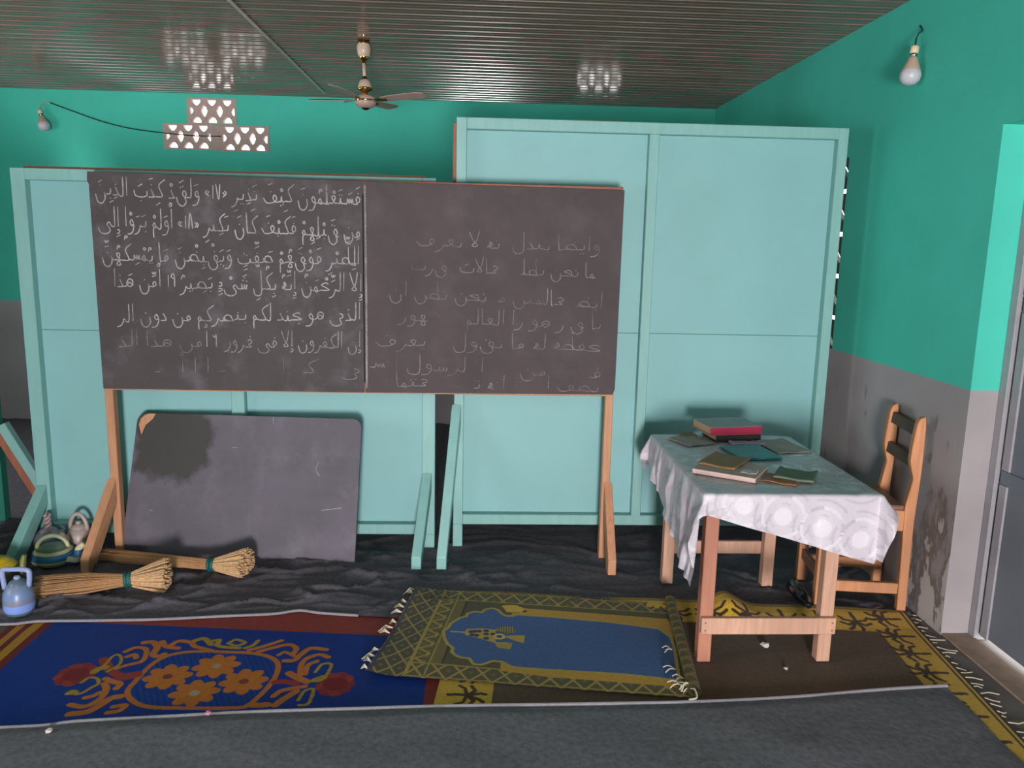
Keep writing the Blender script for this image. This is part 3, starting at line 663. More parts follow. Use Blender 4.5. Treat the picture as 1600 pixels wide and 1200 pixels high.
# pattern painting on fine grids ------------------------------------------------
def seg_dist(X, Y, pts):
    d = np.full(X.shape, 9.0)
    for (x0,y0), (x1,y1) in zip(pts, pts[1:]):
        vx, vy = x1-x0, y1-y0; L = vx*vx+vy*vy+1e-12
        t_ = np.clip(((X-x0)*vx+(Y-y0)*vy)/L, 0, 1); d = np.minimum(d, np.hypot(X-x0-t_*vx, Y-y0-t_*vy))
    return d
def inside(X, Y, poly):
    r = np.zeros(X.shape, bool); n = len(poly)
    for i in range(n):
        x0,y0 = poly[i]; x1,y1 = poly[(i+1)%n]
        c_ = ((y0 > Y) != (y1 > Y)) & (X < (x1-x0)*(Y-y0)/((y1-y0) if abs(y1-y0) > 1e-9 else 1e-9)+x0); r ^= c_
    return r
def put(C, mask, c): C[mask] = hexc(c)[:3]
def fl(pts, z=0.006):
    return [(q.x, q.y) for q in (P(x,y,Z=z) for x, y in pts)]
def sm2(pts): return [(p.x,p.y) for p in smooth_poly([(x,y,0) for x, y in pts],5)]

# blue floral mat
mx0, mx1, my0, my1 = -1.97, -0.045, 2.30, 3.33
nu, nv = 780, 420
gu, gv = np.meshgrid(np.linspace(mx0,mx1,nu), np.linspace(my0,my1,nv), indexing='ij')
C = np.zeros((nu,nv,3)); C[:] = hexc('#1C3F98')[:3]
wv = np.array(rng.random((nu,nv))); C *= (0.8+0.35*wv)[...,None]
Z5 = lambda L: fl([(80+x*.15625, 980+y*.15625) for x, y in L]); Z6 = lambda L: fl([(330+x*.15625, 970+y*.15625) for x, y in L])
OR, YL, RD = '#D08038', '#B99A38', '#A8443C'
def stroke(pts, w, c): put(C, seg_dist(gu, gv, sm2(pts)) < w/2, c)
# diagonal ribbing inside the medallion
out = Z5([(1300,805),(1000,795),(860,760),(775,690),(770,620),(830,550),(900,470),(980,390),(1080,320),(1200,270),(1350,245),(1500,240)]) + Z6([(0,300),(200,310),(400,320),(550,345),(640,390),(670,440),(660,510),(620,590),(560,670),(480,750),(380,830),(250,868)])
ins = inside(gu, gv, out); rib = (np.sin((gu*1.0+gv*0.5)*2*math.pi/0.022) > 0.2)
put(C, ins & rib, '#1F4FA0')
stroke(out+[out[0]], 0.020, OR)
def flower(cx_, cy_, r, c, cc, n=8, ph=0.2):
    for k in range(n):
        a = 2*math.pi*k/n+ph; dx, dy = gu-cx_, gv-cy_
        al = dx*math.cos(a)+dy*math.sin(a); ac = -dx*math.sin(a)+dy*math.cos(a)
        put(C, ((al-r*0.58)/(r*0.42))**2+(ac/(r*0.27))**2 < 1, c)
    put(C, np.hypot(gu-cx_,gv-cy_) < r*0.2, cc)
for q, cc in (((262,1056.6),'#8A4A50'), ((338,1040),'#B9A080'), ((381,1064),'#8A4A50'), ((304,1082),'#B9B0A0')):
    w0 = P(q[0],q[1],Z=0.006); flower(w0.x, w0.y, 0.088, OR, cc)
for q in ((118,1053),(524,1068)):
    w0 = P(q[0],q[1],Z=0.006)
    for k in range(9):
        a = 2*math.pi*k/9; put(C, np.hypot(gu-w0.x-0.045*math.cos(a), gv-w0.y-0.055*math.sin(a)) < 0.027, RD if k%2 else '#93383A')
    put(C, np.hypot(gu-w0.x, gv-w0.y) < 0.045, '#8A3036')
for L, w, c in (([(520,320),(600,430),(700,480),(860,460)],.035,RD),([(680,500),(780,490),(860,470)],.04,RD),
    ([(430,430),(520,390),(600,300),(660,270),(700,300),(680,370),(560,440)],.012,YL), ([(430,440),(480,410),(540,400)],.03,YL), ([(300,550),(380,500),(460,510),(470,560),(400,600),(290,660),(180,660)],.013,YL), ([(170,660),(210,640),(240,650)],.022,YL),
    ([(740,240),(840,200),(940,210),(950,270),(900,340),(780,370),(650,410)],.02,OR), ([(760,290),(830,270),(850,300)],.022,OR), ([(930,150),(1020,145),(1060,200),(1020,270),(1080,290),(1130,265)],.026,OR),
    ([(1110,140),(1150,190),(1270,205)],.024,OR), ([(1190,180),(1280,135),(1400,150),(1440,190),(1600,230)],.022,OR), ([(1440,130),(1530,110),(1600,170)],.024,YL),
    ([(190,770),(330,790),(480,720),(550,620),(530,560)],.024,OR), ([(340,700),(420,680),(480,650)],.022,OR), ([(540,510),(610,540),(690,560),(650,610)],.024,OR),
    ([(180,865),(350,845),(480,780),(600,705),(690,690)],.03,OR), ([(620,790),(740,775),(680,830),(560,850)],.022,OR)):
    stroke(Z5(L), w, c)
for L, w, c in (([(0,200),(80,190),(60,240),(150,260),(280,270)],.02,YL), ([(170,220),(250,185),(340,215),(250,245),(170,220)],.016,YL), ([(340,270),(420,240),(470,195)],.018,YL),
    ([(380,290),(560,240),(700,195)],.022,OR), ([(470,305),(640,260),(780,235),(850,270),(820,330)],.022,OR), ([(670,340),(740,310),(830,350)],.016,OR), ([(730,395),(830,390),(900,330),(1000,270),(1150,285)],.024,OR),
    ([(890,540),(900,440),(960,370),(1080,335),(1170,360)],.022,OR), ([(940,530),(970,440),(1060,400)],.02,OR), ([(780,520),(850,560),(960,605)],.03,OR), ([(640,610),(740,605),(850,625)],.03,RD), ([(620,750),(720,690),(940,650)],.022,OR),
    ([(640,840),(720,780),(850,700)],.028,OR), ([(1040,510),(1110,430),(1200,430),(1170,510),(1100,590),(1010,600)],.013,YL), ([(870,790),(930,700),(1020,680),(1000,770),(960,830),(880,840)],.013,YL), ([(1040,590),(1120,560)],.03,YL), ([(420,840),(560,835)],.03,OR)):
    stroke(Z6(L), w, c)
# borders: left stripes, red band along the top that widens to the right, right-hand bands
def lin(a, b): return (gu-a[0])*(b[1]-a[1])-(gv-a[1])*(b[0]-a[0])
la, lb = (-1.745,2.3), (-1.735,3.33)
xl = gu - (la[0]+(lb[0]-la[0])*(gv-2.3)/1.03)
put(C, xl < 0, '#7A3028'); put(C, (xl < -0.035)&(xl > -0.075), '#C09030'); put(C, (xl < -0.10)&(xl > -0.13), '#C08A30'); put(C, xl < -0.16, '#6A6258')
ta, tb = P(200,975,Z=.006), P(640,994,Z=.006)
yt = ta.y+(tb.y-ta.y)*(gu-ta.x)/(tb.x-ta.x)
put(C, gv > yt, '#A04840')
xr = gu-(-0.165)
put(C, (xr > 0), '#8E3A36'); put(C, (xr > 0.055), '#C8B8A0'); put(C, xr > 0.060, '#241C1C')
dd = (np.mod(gv,0.06)-0.03); put(C, (xr > 0.066)&(np.abs(dd)+np.abs(xr-0.09) < 0.022), '#A86A58'); 
V = np.stack([gu, gv, 0.0045+0.0006*np.sin(gu*37)*np.sin(gv*23)], -1)
o = link('floor_mat', grid_mesh('floor_mat', V, nu, nv, C), M['mat']); tag(o, 'blue woven mat with orange flower medallion lying on the left', 'mat')

# brown rug with palm-tree border
th = R(-5.6); U_ = Vector((math.cos(th),math.sin(th),0)); V_ = Vector((-math.sin(th),math.cos(th),0))
RO = Vector((1.935,3.272,0)) - U_*1.985; RL, RWd = 1.985, 1.30      # far-left corner; length, width (towards the viewer)
nu, nv = 620, 400
a_, b_ = np.meshgrid(np.linspace(0,RL,nu), np.linspace(0,RWd,nv), indexing='ij')
C = np.zeros((nu,nv,3)); C[:] = hexc('#664F3C')[:3]; C *= (0.75+0.5*rng.random((nu,nv)))[...,None]
YB_ = '#E8BC3A'; brd = 0.20
bm_ = (a_ > RL-0.185)|(a_ < 0.20)|(b_ < brd)|(b_ > RWd-brd)
put(C, bm_, YB_); C[bm_] *= (0.85+0.25*rng.random((nu,nv)))[bm_][...,None]
put(C, (b_ < 0.028), '#9A8030'); put(C, (a_ > RL-0.03)&(a_ < RL-0.022), '#4A3828'); put(C, (a_ > RL-0.012), '#2E2822')
PB = '#4A2E20'
def palm(x, y, ang_, s):
    ca, sa = math.cos(ang_), math.sin(ang_)
    tr = lambda L: [(x+(px*ca-py*sa)*s, y+(px*sa+py*ca)*s) for px, py in L]
    for L, w in (([(0,-.06),(.004,0)],.012),([(0,0),(.03,.025),(.055,.01)],.011),([(0,0),(-.03,.025),(-.055,.01)],.011),([(0,0),(.015,.045),(.01,.06)],.012),([(0,0),(-.022,.045),(-.035,.055)],.012),([(0,0),(.04,-.01),(.055,-.03)],.01),([(0,0),(-.04,-.008),(-.052,-.03)],.01)):
        put(C, seg_dist(a_, b_, tr(L)) < w*s*0.62, PB)
for k in range(9): palm(RL-0.125, 0.085+k*0.145, R(90), 1.15)
for k in range(10): palm(0.33+k*0.155, 0.125, R(0), 1.15)
for k in range(9): palm(0.11, 0.26+k*0.145, R(-90), 1.1)
Xg = RO.x+U_.x*a_-V_.x*b_; Yg = RO.y+U_.y*a_-V_.y*b_
bx, by = P(1138,948,Z=.03).x, P(1138,948,Z=.03).y
bumpz = 0.055*np.exp(-((Xg-bx)/0.075)**2)*np.exp(-(np.maximum(0,by-Yg)/0.09)**2)
Zg = 0.0075 + 0.009*np.clip((Yg-3.12)/0.12,0,1) + bumpz + 0.003*(1+np.sin(Xg*9))*np.clip((Yg-3.1)/0.2,0,1)
o = link('palm_rug', grid_mesh('palm_rug', np.stack([Xg,Yg,Zg],-1), nu, nv, C), M['rug'])
tag(o, 'brown rug with yellow palm-tree border under the desk', 'rug')
fm = MB()
for k in range(34):
    b0 = 0.02+k*0.0375+random.uniform(-.01,.01)
    p0 = RO+U_*RL-V_*b0; L = random.uniform(.03,.085); an = random.uniform(-.5,.3)
    if random.random() < .25: L *= .4
    d_ = U_*math.cos(an)+V_*math.sin(an)
    p0.z = 0.008; e = p0+d_*L; m_ = p0+d_*L*.5+V_*random.uniform(-.012,.012)
    if e.x > 1.98: e.x = 1.978; m_.x = min(m_.x,1.978)
    p0.z = .0075; m_.z = .006; e.z = .004
    fm.tube([p0,m_,e], 0.0022, 6)
stuff(fm.build('fringe', M['fringe'], o),'off-white fringe')

# prayer rug
q_fl, q_nl, q_fr, q_nr = [P(x,y,Z=.016) for x, y in ((652,921),(572,1054),(1047,945),(1086,1092))]
nu, nv = 600, 400; LEN, WID = 1.20, 0.74
s_, t_ = np.meshgrid(np.linspace(0,1,nu), np.linspace(0,1,nv), indexing='ij')      # s left->right, t near->far
def bil(k): return ((1-s_)*(1-t_)*q_nl[k]+s_*(1-t_)*q_nr[k]+(1-s_)*t_*q_fl[k]+s_*t_*q_fr[k])
Xp, Yp = bil(0), bil(1)
su, tv = s_*LEN, t_*WID
OL, OY, DK = '#6E6024', '#B98E28', '#3A361F'
C = np.zeros((nu,nv,3)); C[:] = hexc('#74692F')[:3]
def lattice(mask, px, py, u0, v0, bg_c, ln_c, w=0.09):
    f1 = np.abs(np.mod((su-u0)/px+(tv-v0)/py,1)-.5); f2 = np.abs(np.mod((su-u0)/px-(tv-v0)/py,1)-.5)
    put(C, mask, bg_c); put(C, mask&((np.abs(f1) < w)|(np.abs(f2) < w)), ln_c)
    put(C, mask&((np.abs(f1-.5) < .12)&(np.abs(f2-.5) < .12)), '#6A5E30')
edge = (tv < 0.105)|(tv > WID-0.10)
lattice(edge, 0.085, 0.12, 0, 0.0, '#4F4A2A', '#A08A3C', .07)
left = su < 0.135
lattice(left, 0.075, 0.11, 0, 0, '#45402E', '#94803C', .07)
scr = (su >= 0.135)&(su < 0.215)&(tv > 0.10)&(tv < WID-0.10)
put(C, scr, '#554D26')
wave = 0.175+0.02*np.sin(tv*2*math.pi/0.075); put(C, scr&(np.abs(su-wave) < 0.008), '#A68E40')
wave2 = 0.175+0.02*np.cos(tv*2*math.pi/0.0375); put(C, scr&(np.abs(su-wave2) < 0.005), '#8A7836')
for u0 in (0.012,0.137,0.143,0.212): put(C, (np.abs(su-u0) < 0.0035)&(tv > 0.02)&(tv < WID-.02), '#A28A38')
put(C, (su < 0.018)&(su > 0.006), '#3A3050')
for v0 in (0.01,0.10,WID-0.095,WID-0.01): put(C, (np.abs(tv-v0) < 0.004)&(su > 0.13), '#9A8234')
fld = (su >= 0.22)&(tv > 0.104)&(tv < WID-0.10)
put(C, fld, '#4A4520'); put(C, fld&(su < 0.262), '#6A5E28'); put(C, fld&(np.abs(su-0.262) < 0.005), '#26231A')
Z8 = lambda L: fl([(640+x*.1375, 900+y*.1375) for x, y in L], .018)
tip = [(400,640),(450,610),(480,560),(520,530),(590,490),(660,475),(675,440),(740,422),(830,432),(870,395),(935,383),(990,398),(1035,440),(1090,466),(1170,466),(1230,450)]
niche = Z8(tip) + fl([(860,965),(950,974),(1028,984),(1046,996),(1052,1015),(1058,1062),(980,1054),(900,1048)], .018) + Z8([(1180,1022),(1130,1000),(1060,962),(930,955),(860,985),(800,1000),(740,995),(710,955),(690,930),(600,925),(540,905),(500,870),(510,825),(450,780),(415,720)])
strip = fl([(800,955),(800,966),(1030,986),(1046,996),(1052,975),(1035,968)],.018)
put(C, inside(Xp, Yp, fl([(799,950),(1043,968),(1054,980),(1052,1003),(1030,986),(860,966),(800,963)],.018)), OY)
put(C, inside(Xp, Yp, fl([(782,1034),(860,1044),(990,1054),(1056,1060),(1056,1074),(980,1068),(860,1058),(782,1048)],.018)), OY)
dn_ = seg_dist(Xp, Yp, niche+[niche[0]]); put(C, (dn_ < 0.013), '#B0983C')
ins = inside(Xp, Yp, niche); put(C, ins, '#2E5690')
C[ins] *= (0.8+0.4*rng.random((nu,nv)))[ins][...,None]
put(C, inside(Xp, Yp, Z8([(620,650),(650,610),(830,600),(980,610),(975,760),(880,735),(700,690),(640,680)])), '#B59A3A')
put(C, inside(Xp, Yp, Z8([(960,610),(1080,570),(1190,575),(1200,640),(1080,640),(1000,620)])), '#A89038'); put(C, inside(Xp, Yp, Z8([(960,750),(1080,745),(1170,760),(1140,830),(1000,810)])), '#A89038')
put(C, inside(Xp, Yp, Z8([(1060,690),(1140,670),(1310,665),(1300,755),(1180,725),(1120,700)])), '#B59A3A')
for q in ((700,640),(740,635),(790,632),(710,675),(760,680),(870,625),(870,660),(870,710),(950,660)):
    w0 = Z8([q])[0]; put(C, np.hypot(Xp-w0[0],Yp-w0[1]) < 0.012, '#1A2E50')
w0 = Z8([(1020,685)])[0]; put(C, (np.hypot(Xp-w0[0],Yp-w0[1]) < 0.025), '#C8B060'); put(C, (np.hypot(Xp-w0[0],Yp-w0[1]) < 0.012), '#1A2E50')
put(C, seg_dist(Xp, Yp, Z8([(470,642),(620,648)])) < 0.005, '#B0A080')
for k in range(-3,4):
    put(C, ins&(seg_dist(Xp,Yp,Z8([(1040+k*28+60,570),(1040+k*28+60,640)])) < 0.003), '#5A5630')
C *= (1.05+0.4*rng.random((nu,nv)))[...,None]
Zp = 0.019 + 0.016*np.exp(-(su/0.05)**2)*(0.5+0.5*np.sin(tv*11+1)) + 0.004*np.sin(su*8)*np.sin(tv*5) + 0.005*np.clip((Yp-3.1)/.3,0,1)
pr = link('prayer_rug', grid_mesh('prayer_rug', np.stack([Xp,Yp,Zp],-1), nu, nv, C), M['rug'])
tag(pr, 'olive and blue prayer rug with arched niche lying across the other mats', 'rug')
# rolled right-hand end
nr, nt = 40, 160
Cr = np.zeros((nr,nt,3)); Vr = np.zeros((nr,nt,3)); e0, e1 = q_nr.copy(), q_fr.copy()
ax = (e1-e0); axl = ax.length; ax.normalize(); outd = Vector((ax.y,-ax.x,0))
for i in range(nr):
    ph = -math.pi/2 + 2*math.pi*1.6*i/(nr-1); rr_ = 0.020-0.006*i/(nr-1)
    for j in range(nt):
        p_ = e0+ax*(axl*(j/(nt-1)))+outd*(rr_*math.cos(ph)*1.25-0.004); Vr[i,j] = (p_.x,p_.y,0.043+rr_*math.sin(ph))
        uu = i*0.35; vv = j*0.5
        Cr[i,j] = hexc('#8A7836')[:3] if (math.sin(uu+vv) > .75 or math.sin(uu-vv) > .75) else hexc('#5C5328')[:3]
link('rolled_end', grid_mesh('rolled_end', Vr, nr, nt, Cr), M['rug'], pr)['label'] = 'rolled-up end of the rug'
fm = MB()
for k in range(16):
    f_ = (k+.5)/16; p0 = q_nl.lerp(q_fl, f_); p0.z = .026; dirv = (q_nl-q_nr).normalized()
    if k in (4,5,9,13): continue
    L = random.uniform(.03,.06); side_ = (q_fl-q_nl).normalized()*random.uniform(-.03,.03)
    for m_ in range(3): fm.tube([p0, p0+dirv*L*.5+side_*.5+Vector((0,0,.006*m_)), p0+dirv*L+side_*(1+.4*m_)+Vector((0,0,-.012))], .0022, 6)
stuff(fm.build('fringe', M['fringe'], pr),'off-white fringe')
fm = MB()
for x, y in ((1050,1015),(1056,1046),(1068,1060),(1066,1070),(1075,1072),(1083,1076)):
    p0 = P(x,y,Z=.03); dirv = Vector((-1,.1,0)); L = random.uniform(.03,.05)
    for m_ in range(2): fm.tube(smooth_poly([p0, p0+dirv*L*.6+Vector((0,.012*(m_*2-1),.008)), p0+dirv*L+Vector((0,.02*(m_*2-1),-.004))],4), .0022, 6)
lp = P(1078,1080,Z=.04); fm.tube(smooth_poly([lp+Vector((-.03,0,0)), lp+Vector((-.01,.03,.015)), lp+Vector((.02,.02,.0)), lp+Vector((.02,-.02,-.012)), lp+Vector((-.01,-.03,-.014))],5), .0035, 6)
stuff(fm.build('fringe', M['fringe'], pr),'off-white knotted fringe')

# ------------------------------------------------------------------ desk with satin cloth
TZ = 0.70
TX0, TX1, TY0, TY1 = 0.865, 1.515, 2.81, 3.72
dk = thing('desk', 'low wooden desk on square legs under a white satin cloth', 'table', (1.15,3.2,0))
MB().span((TX0,TY0,TZ-0.026), (TX1,TY1,TZ)).build('tabletop', M['wood_table'], dk)
LG = 0.0125
legs = [(0.876,2.835,'wood_table_dark'),(1.348,2.835,'wood_table'),(0.905,3.56,'wood_table'),(1.378,3.53,'wood_table')]
for x, y, m in legs: MB().span((x,y,LG), (x+0.052,y+0.048,TZ-0.026)).build('leg', M[m], dk)
MB().span((0.878,2.813,0.138), (1.402,2.8345,0.205)).build('stretcher', M['wood_table'], dk)
MB().span((0.957,3.572,0.160), (1.378,3.592,0.222)).build('stretcher', M['wood_table'], dk)
for x0, x1 in ((0.884,0.906),(1.372,1.394)): MB().span((x0,2.883,TZ-0.11), (x1,3.53,TZ-0.026)).build('apron', M['wood_table'], dk)
for x in (0.893,1.387):
    for z in (0.155,0.186): MB().lathe([(0,0.0012),(0.0035,0.001),(0.0035,0)], (x,2.8128,z), 10, Matrix.Rotation(R(90),3,'X')).build('nail_head', M['bare'], dk)
# cloth: a rotated rectangle laid over the top, everything past an edge folds down
def satin():
    t = NT('white satin with woven rings'); a = t.n('ShaderNodeAttribute'); a.attribute_name = 'pattern'
    sp = t.n('ShaderNodeSeparateColor'); t.l(a.outputs['Color'], sp.inputs[0])
    f = t.noise(t.mapping((1,1,1)), 30, 4)
    c = t.mix(sp.outputs[0], hexc('#C6BEC8'), hexc('#D8D2DA')); c = t.mix(sp.outputs[1], c, hexc('#A9A1AB'))
    t.color(c); t.rough(t.mix(sp.outputs[0], (0.38,)*3+(1,), (0.22,)*3+(1,)))
    t.bump(f, 0.35, 0.006); t.b.inputs['Specular IOR Level'].default_value = 0.6
    return t.m
M['satin'] = satin()
rot = R(-16); eu = Vector((math.cos(rot),math.sin(rot))); ev = Vector((-math.sin(rot),math.cos(rot)))
CQ = Vector((0.475,2.835)); CWd, CLn = 1.075, 1.12
nu, nv = 300, 310
Vc = np.zeros((nu,nv,3)); Pat = np.zeros((nu,nv,3))
ga, gb = np.meshgrid(np.linspace(0,CWd,nu), np.linspace(0,CLn,nv), indexing='ij')
# woven pattern in the cloth's own plane: discs in rings, connecting bands
def ringpat():
    bright = np.zeros((nu,nv)); dark = np.zeros((nu,nv)); p_ = 0.155; q_ = 0.235
    for i in range(-1,9):
        for j in range(-1,9):
            cx_, cy_ = 0.06+i*p_+(0.5*p_ if j%2 else 0), 0.075+j*q_
            d_ = np.hypot(ga-cx_, gb-cy_); an = np.arctan2(gb-cy_, ga-cx_)
            bright[d_ < 0.034] = 1
            bright[(np.abs(d_-0.078) < 0.006)&(np.mod(an*1.1+i*1.7,2.1) > 0.95)] = 0.85
            dark[(np.abs(d_-0.078) < 0.007)&(np.mod(an*1.1+i*1.7,2.1) <= 0.7)] = 0.6; dark[(np.abs(d_-0.05) < 0.003)&(np.mod(an*1.3+j,2.6) > 1.7)] = 0.45
            dark[(np.abs(d_-0.108) < 0.005)&(np.mod(an*1.5+j,3.1) > 1.3)] = 0.5
    dark[bright > 0] = 0
    return bright, dark
br, dk_ = ringpat(); Pat[...,0] = br; Pat[...,1] = dk_
RB = 0.012
for i in range(nu):
    for j in range(nv):
        q = CQ + eu*ga[i,j] + ev*gb[i,j]; x, y = q.x, q.y
        ox = TX0-x if x < TX0 else (TX1-x if x > TX1 else 0.0); oy = TY0-y if y < TY0 else (TY1-y if y > TY1 else 0.0)
        px_, py_ = min(max(x,TX0),TX1), min(max(y,TY0),TY1)
        d_ = math.hypot(ox, oy)
        wr = 0.0022*fbm(x,y,7)
        if d_ < 1e-6:
            z = TZ+0.0045+abs(wr)*1.1; Vc[i,j] = (px_,py_,z); continue
        dx, dy = -ox/d_, -oy/d_
        if d_ < RB*1.57: a = d_/RB; outw = RB*math.sin(a); drop = RB*(1-math.cos(a))
        else: outw = RB; drop = RB+(d_-RB*1.57)
        along = (py_ if abs(ox) > abs(oy) else px_)
        fw = min(1, drop/0.12)
        foldk = (0.020 if ox > 0 else 0.007)                 # the left drop hangs in deep folds
        if ox > 0 and oy <= 0: fold = foldk*fw*(0.6*math.sin(along*27+drop*5+4*fbm(x,y,2.2))+0.45*math.sin(along*61-drop*14+5*fbm(x+3,y,3.1)))
        else: fold = foldk*fw*math.sin(along*19+0.6+1.5*fbm(x,y,2))
        if ox < 0 and y > 3.15: drop = min(drop, 0.115+0.015*math.sin(along*40))
        cornerk = min(1,abs(ox)/0.03)*min(1,abs(oy)/0.03)
        outw2 = outw+0.004+abs(fold)*0.5+fold*0.5+ 0.05*drop + (min(0.045,0.5*drop) if ox < 0 else 0) + 0.03*cornerk*fw + abs(wr)
        Vc[i,j] = (px_+dx*outw2, py_+dy*outw2, TZ+0.0045-drop)
tc = link('tablecloth', grid_mesh('tablecloth', Vc, nu, nv, Pat), M['satin'])
tag(tc, 'white satin tablecloth with ring pattern draped askew over the desk', 'tablecloth')

# ------------------------------------------------------------------ books and papers on the desk
TT = TZ+0.0085
def rot_z(a): return Matrix.Rotation(a,3,'Z')
def book(label, c, w, d, h, az, cover, spine=None, z=TT, group=None, page='pages', cat='book', name='book'):
    spine = spine or cover
    t = thing(name, label, cat, (c[0],c[1],z), group)
    r = rot_z(az); ct = 0.0035; O = Vector((c[0],c[1],z))
    def bx(loc, size, nm, m, bev=0.0012):
        return MB().box(O+r@Vector(loc), size, r, bev).build(nm, m, t)
    bx((0,0.004,h/2), (w-0.012,d-0.012,h-2*ct), 'pages', M[page])
    bx((0,0,h-ct/2), (w,d,ct), 'front_cover', cover); bx((0,0,ct/2), (w,d,ct), 'back_cover', cover)
    bx((0,-d/2+0.002,h/2), (w,0.005,h), 'spine', spine, 0.002)
    return t
mk = simple
book('thick dark book lying under the red-spined book on the desk', (1.222,3.665), 0.225, 0.165, 0.028, R(8), mk('dark brown book cloth','#2E2226',0.6))
book('thick book with grey cover and red spine on top of the dark book', (1.207,3.69), 0.262, 0.20, 0.040, R(10), mk('grey book cloth','#8C8C8E',0.5), mk('crimson book cloth','#A02446',0.5), z=TT+0.0285)
book('thin teal booklet lying in front of the thick books', (1.215,3.365), 0.19, 0.215, 0.011, R(8), mk('teal booklet cover','#2F8C92',0.5))
def sheet(label, c, w, d, az, col, z, n=3, curl=0.01, name='paper_sheet', cat='paper', group='loose papers on the desk'):
    nu_, nv_ = 14, 14; Vs = np.zeros((nu_,nv_,3)); r = rot_z(az)
    for i in range(nu_):
        for j in range(nv_):
            u, v = i/(nu_-1)-.5, j/(nv_-1)-.5
            q = r@Vector((u*w, v*d, 0)); Vs[i,j] = (c[0]+q.x, c[1]+q.y, z+curl*(abs(u)*2)**3*(0.5+v)+0.0015*math.sin(u*9+v*5))
    o = link(name, grid_mesh(name, Vs, nu_, nv_), col); md = o.modifiers.new('thickness','SOLIDIFY'); md.thickness = 0.0016*n; md.offset = 1
    return tag(o, label, cat, group)
pa, pk, lv, olv, tanm = mk('greyish paper','#A89C98',0.85), mk('pinkish paper','#C9AEA8',0.85), mk('lavender grey paper','#9B92A6',0.85), mk('olive grey card','#7C745E',0.85), mk('tan card cover','#97744C',0.7)
gm, om = mk('grey green card','#66705E',0.7), mk('orange brown card','#A8704E',0.7)
sheet('pale sheets of paper under the left of the thick books', (1.005,3.58), 0.15, 0.17, R(25), pa, TT+0.0005, 2, .004)
sheet('small olive card lying at the back left of the desk', (1.02,3.695), 0.075, 0.07, R(5), olv, TT+0.0005, 4, .003)
sheet('folded lavender grey paper between the thick books and the teal booklet', (1.255,3.53), 0.155, 0.055, R(3), lv, TT+0.0005, 6, .006)
sheet('grey paper spread to the right of the teal booklet', (1.40,3.50), 0.17, 0.24, R(12), pa, TT+0.0005, 1, .005)
pst = book('thick pinkish stack of worn loose pages under the tan booklet', (1.035,3.075), 0.25, 0.21, 0.019, R(-33), pk, pk, page='paper', cat='papers', name='page_stack')
sheet('worn tan booklet cover lying on the pinkish stack of pages', (1.035,3.155), 0.155, 0.205, R(-38), tanm, TT+0.0205, 3, .008, 'booklet', 'booklet')
sheet('scrap of white paper on the front of the pinkish stack', (1.088,3.005), 0.06, 0.05, R(-30), mk('white paper','#D8CFCC',0.85), TT+0.0205, 1, .004)
sheet('grey green booklet at the front of the desk right of the page stack', (1.275,3.005), 0.15, 0.14, R(-30), gm, TT+0.0052, 5, .010, 'booklet', 'booklet')
sheet('orange brown booklet tucked between the page stack and the grey green booklet', (1.207,2.972), 0.13, 0.12, R(-34), om, TT+0.0005, 2, .002, 'booklet', 'booklet')

# ------------------------------------------------------------------ chair
ch = thing('wooden_chair', 'orange wooden chair with curved back posts standing beside the desk against the wall', 'chair', (1.75,3.44,0))
cy0, cy1 = 3.292, 3.625; FZ = 0.0115
prof = [(1.900,FZ),(1.893,0.30),(1.888,0.43),(1.887,0.50),(1.897,0.56),(1.908,0.625),(1.892,0.685),(1.888,0.71),(1.890,0.76),(1.895,0.82),(1.900,0.868),(1.912,0.894),(1.932,0.902),
        (1.938,0.86),(1.940,0.77),(1.940,0.68),(1.939,0.62),(1.936,0.54),(1.932,0.43),(1.934,0.30),(1.938,FZ)]
for y in (cy0, cy1-0.034):
    b = MB(); b.prism([(x,y,z) for x, z in prof], (0,0.034,0), 0.003); b.build('back_post', M['wood_chair'], ch)
for z0, z1, xo in ((0.812,0.862,0.012),(0.672,0.722,0.004)):
    b = MB(); b.prism([(1.893+xo,cy0+0.034,z0),(1.913+xo,cy0+0.034,z0),(1.919+xo,cy0+0.034,z1),(1.899+xo,cy0+0.034,z1)], (0,cy1-cy0-0.068,0), 0.002); b.build('back_rail', M['wood_rail_shaded'], ch)
for y in (cy0+0.002, cy1-0.044): MB().span((1.538,y,FZ), (1.583,y+0.042,0.479)).build('leg', M['wood_chair'], ch)
for y in (cy0+0.004, cy1-0.030): MB().span((1.584,y,0.385), (1.890,y+0.026,0.479)).build('seat_rail', M['wood_chair'], ch)
for y in (cy0+0.008, cy1-0.032): MB().span((1.584,y,0.088), (1.898,y+0.024,0.138)).build('stretcher', M['wood_chair'], ch)
MB().span((1.550,cy0+0.045,0.125), (1.573,cy1-0.045,0.175)).build('stretcher', M['seat'], ch)
MB().span((1.886,cy0+0.036,0.40), (1.906,cy1-0.036,0.47), 0.002).build('seat_rail', M['wood_chair'], ch)
b = MB(); sp_ = []
for k in range(9): a = R(90+180*k/8); sp_.append((1.585+0.03*math.cos(a), 3.435+0.17*math.sin(a)))
outl = [(1.886,cy0+0.002),(1.886,cy1-0.002)]+[(1.60,cy1-0.002),(1.55,cy1-0.03),(1.545,3.435),(1.55,cy0+0.03),(1.60,cy0+0.002)]
b.prism([(x,y,0.480) for x, y in outl], (0,0,0.022), 0.006)
b.lathe([(0,0.012),(0.06,0.010),(0.12,0.004),(0.142,-0.002)], (1.70,3.455,0.5025), 28)
b.build('seat', M['seat'], ch, False)

ch.location.x += 0.022; ch.rotation_euler.z = R(-7)

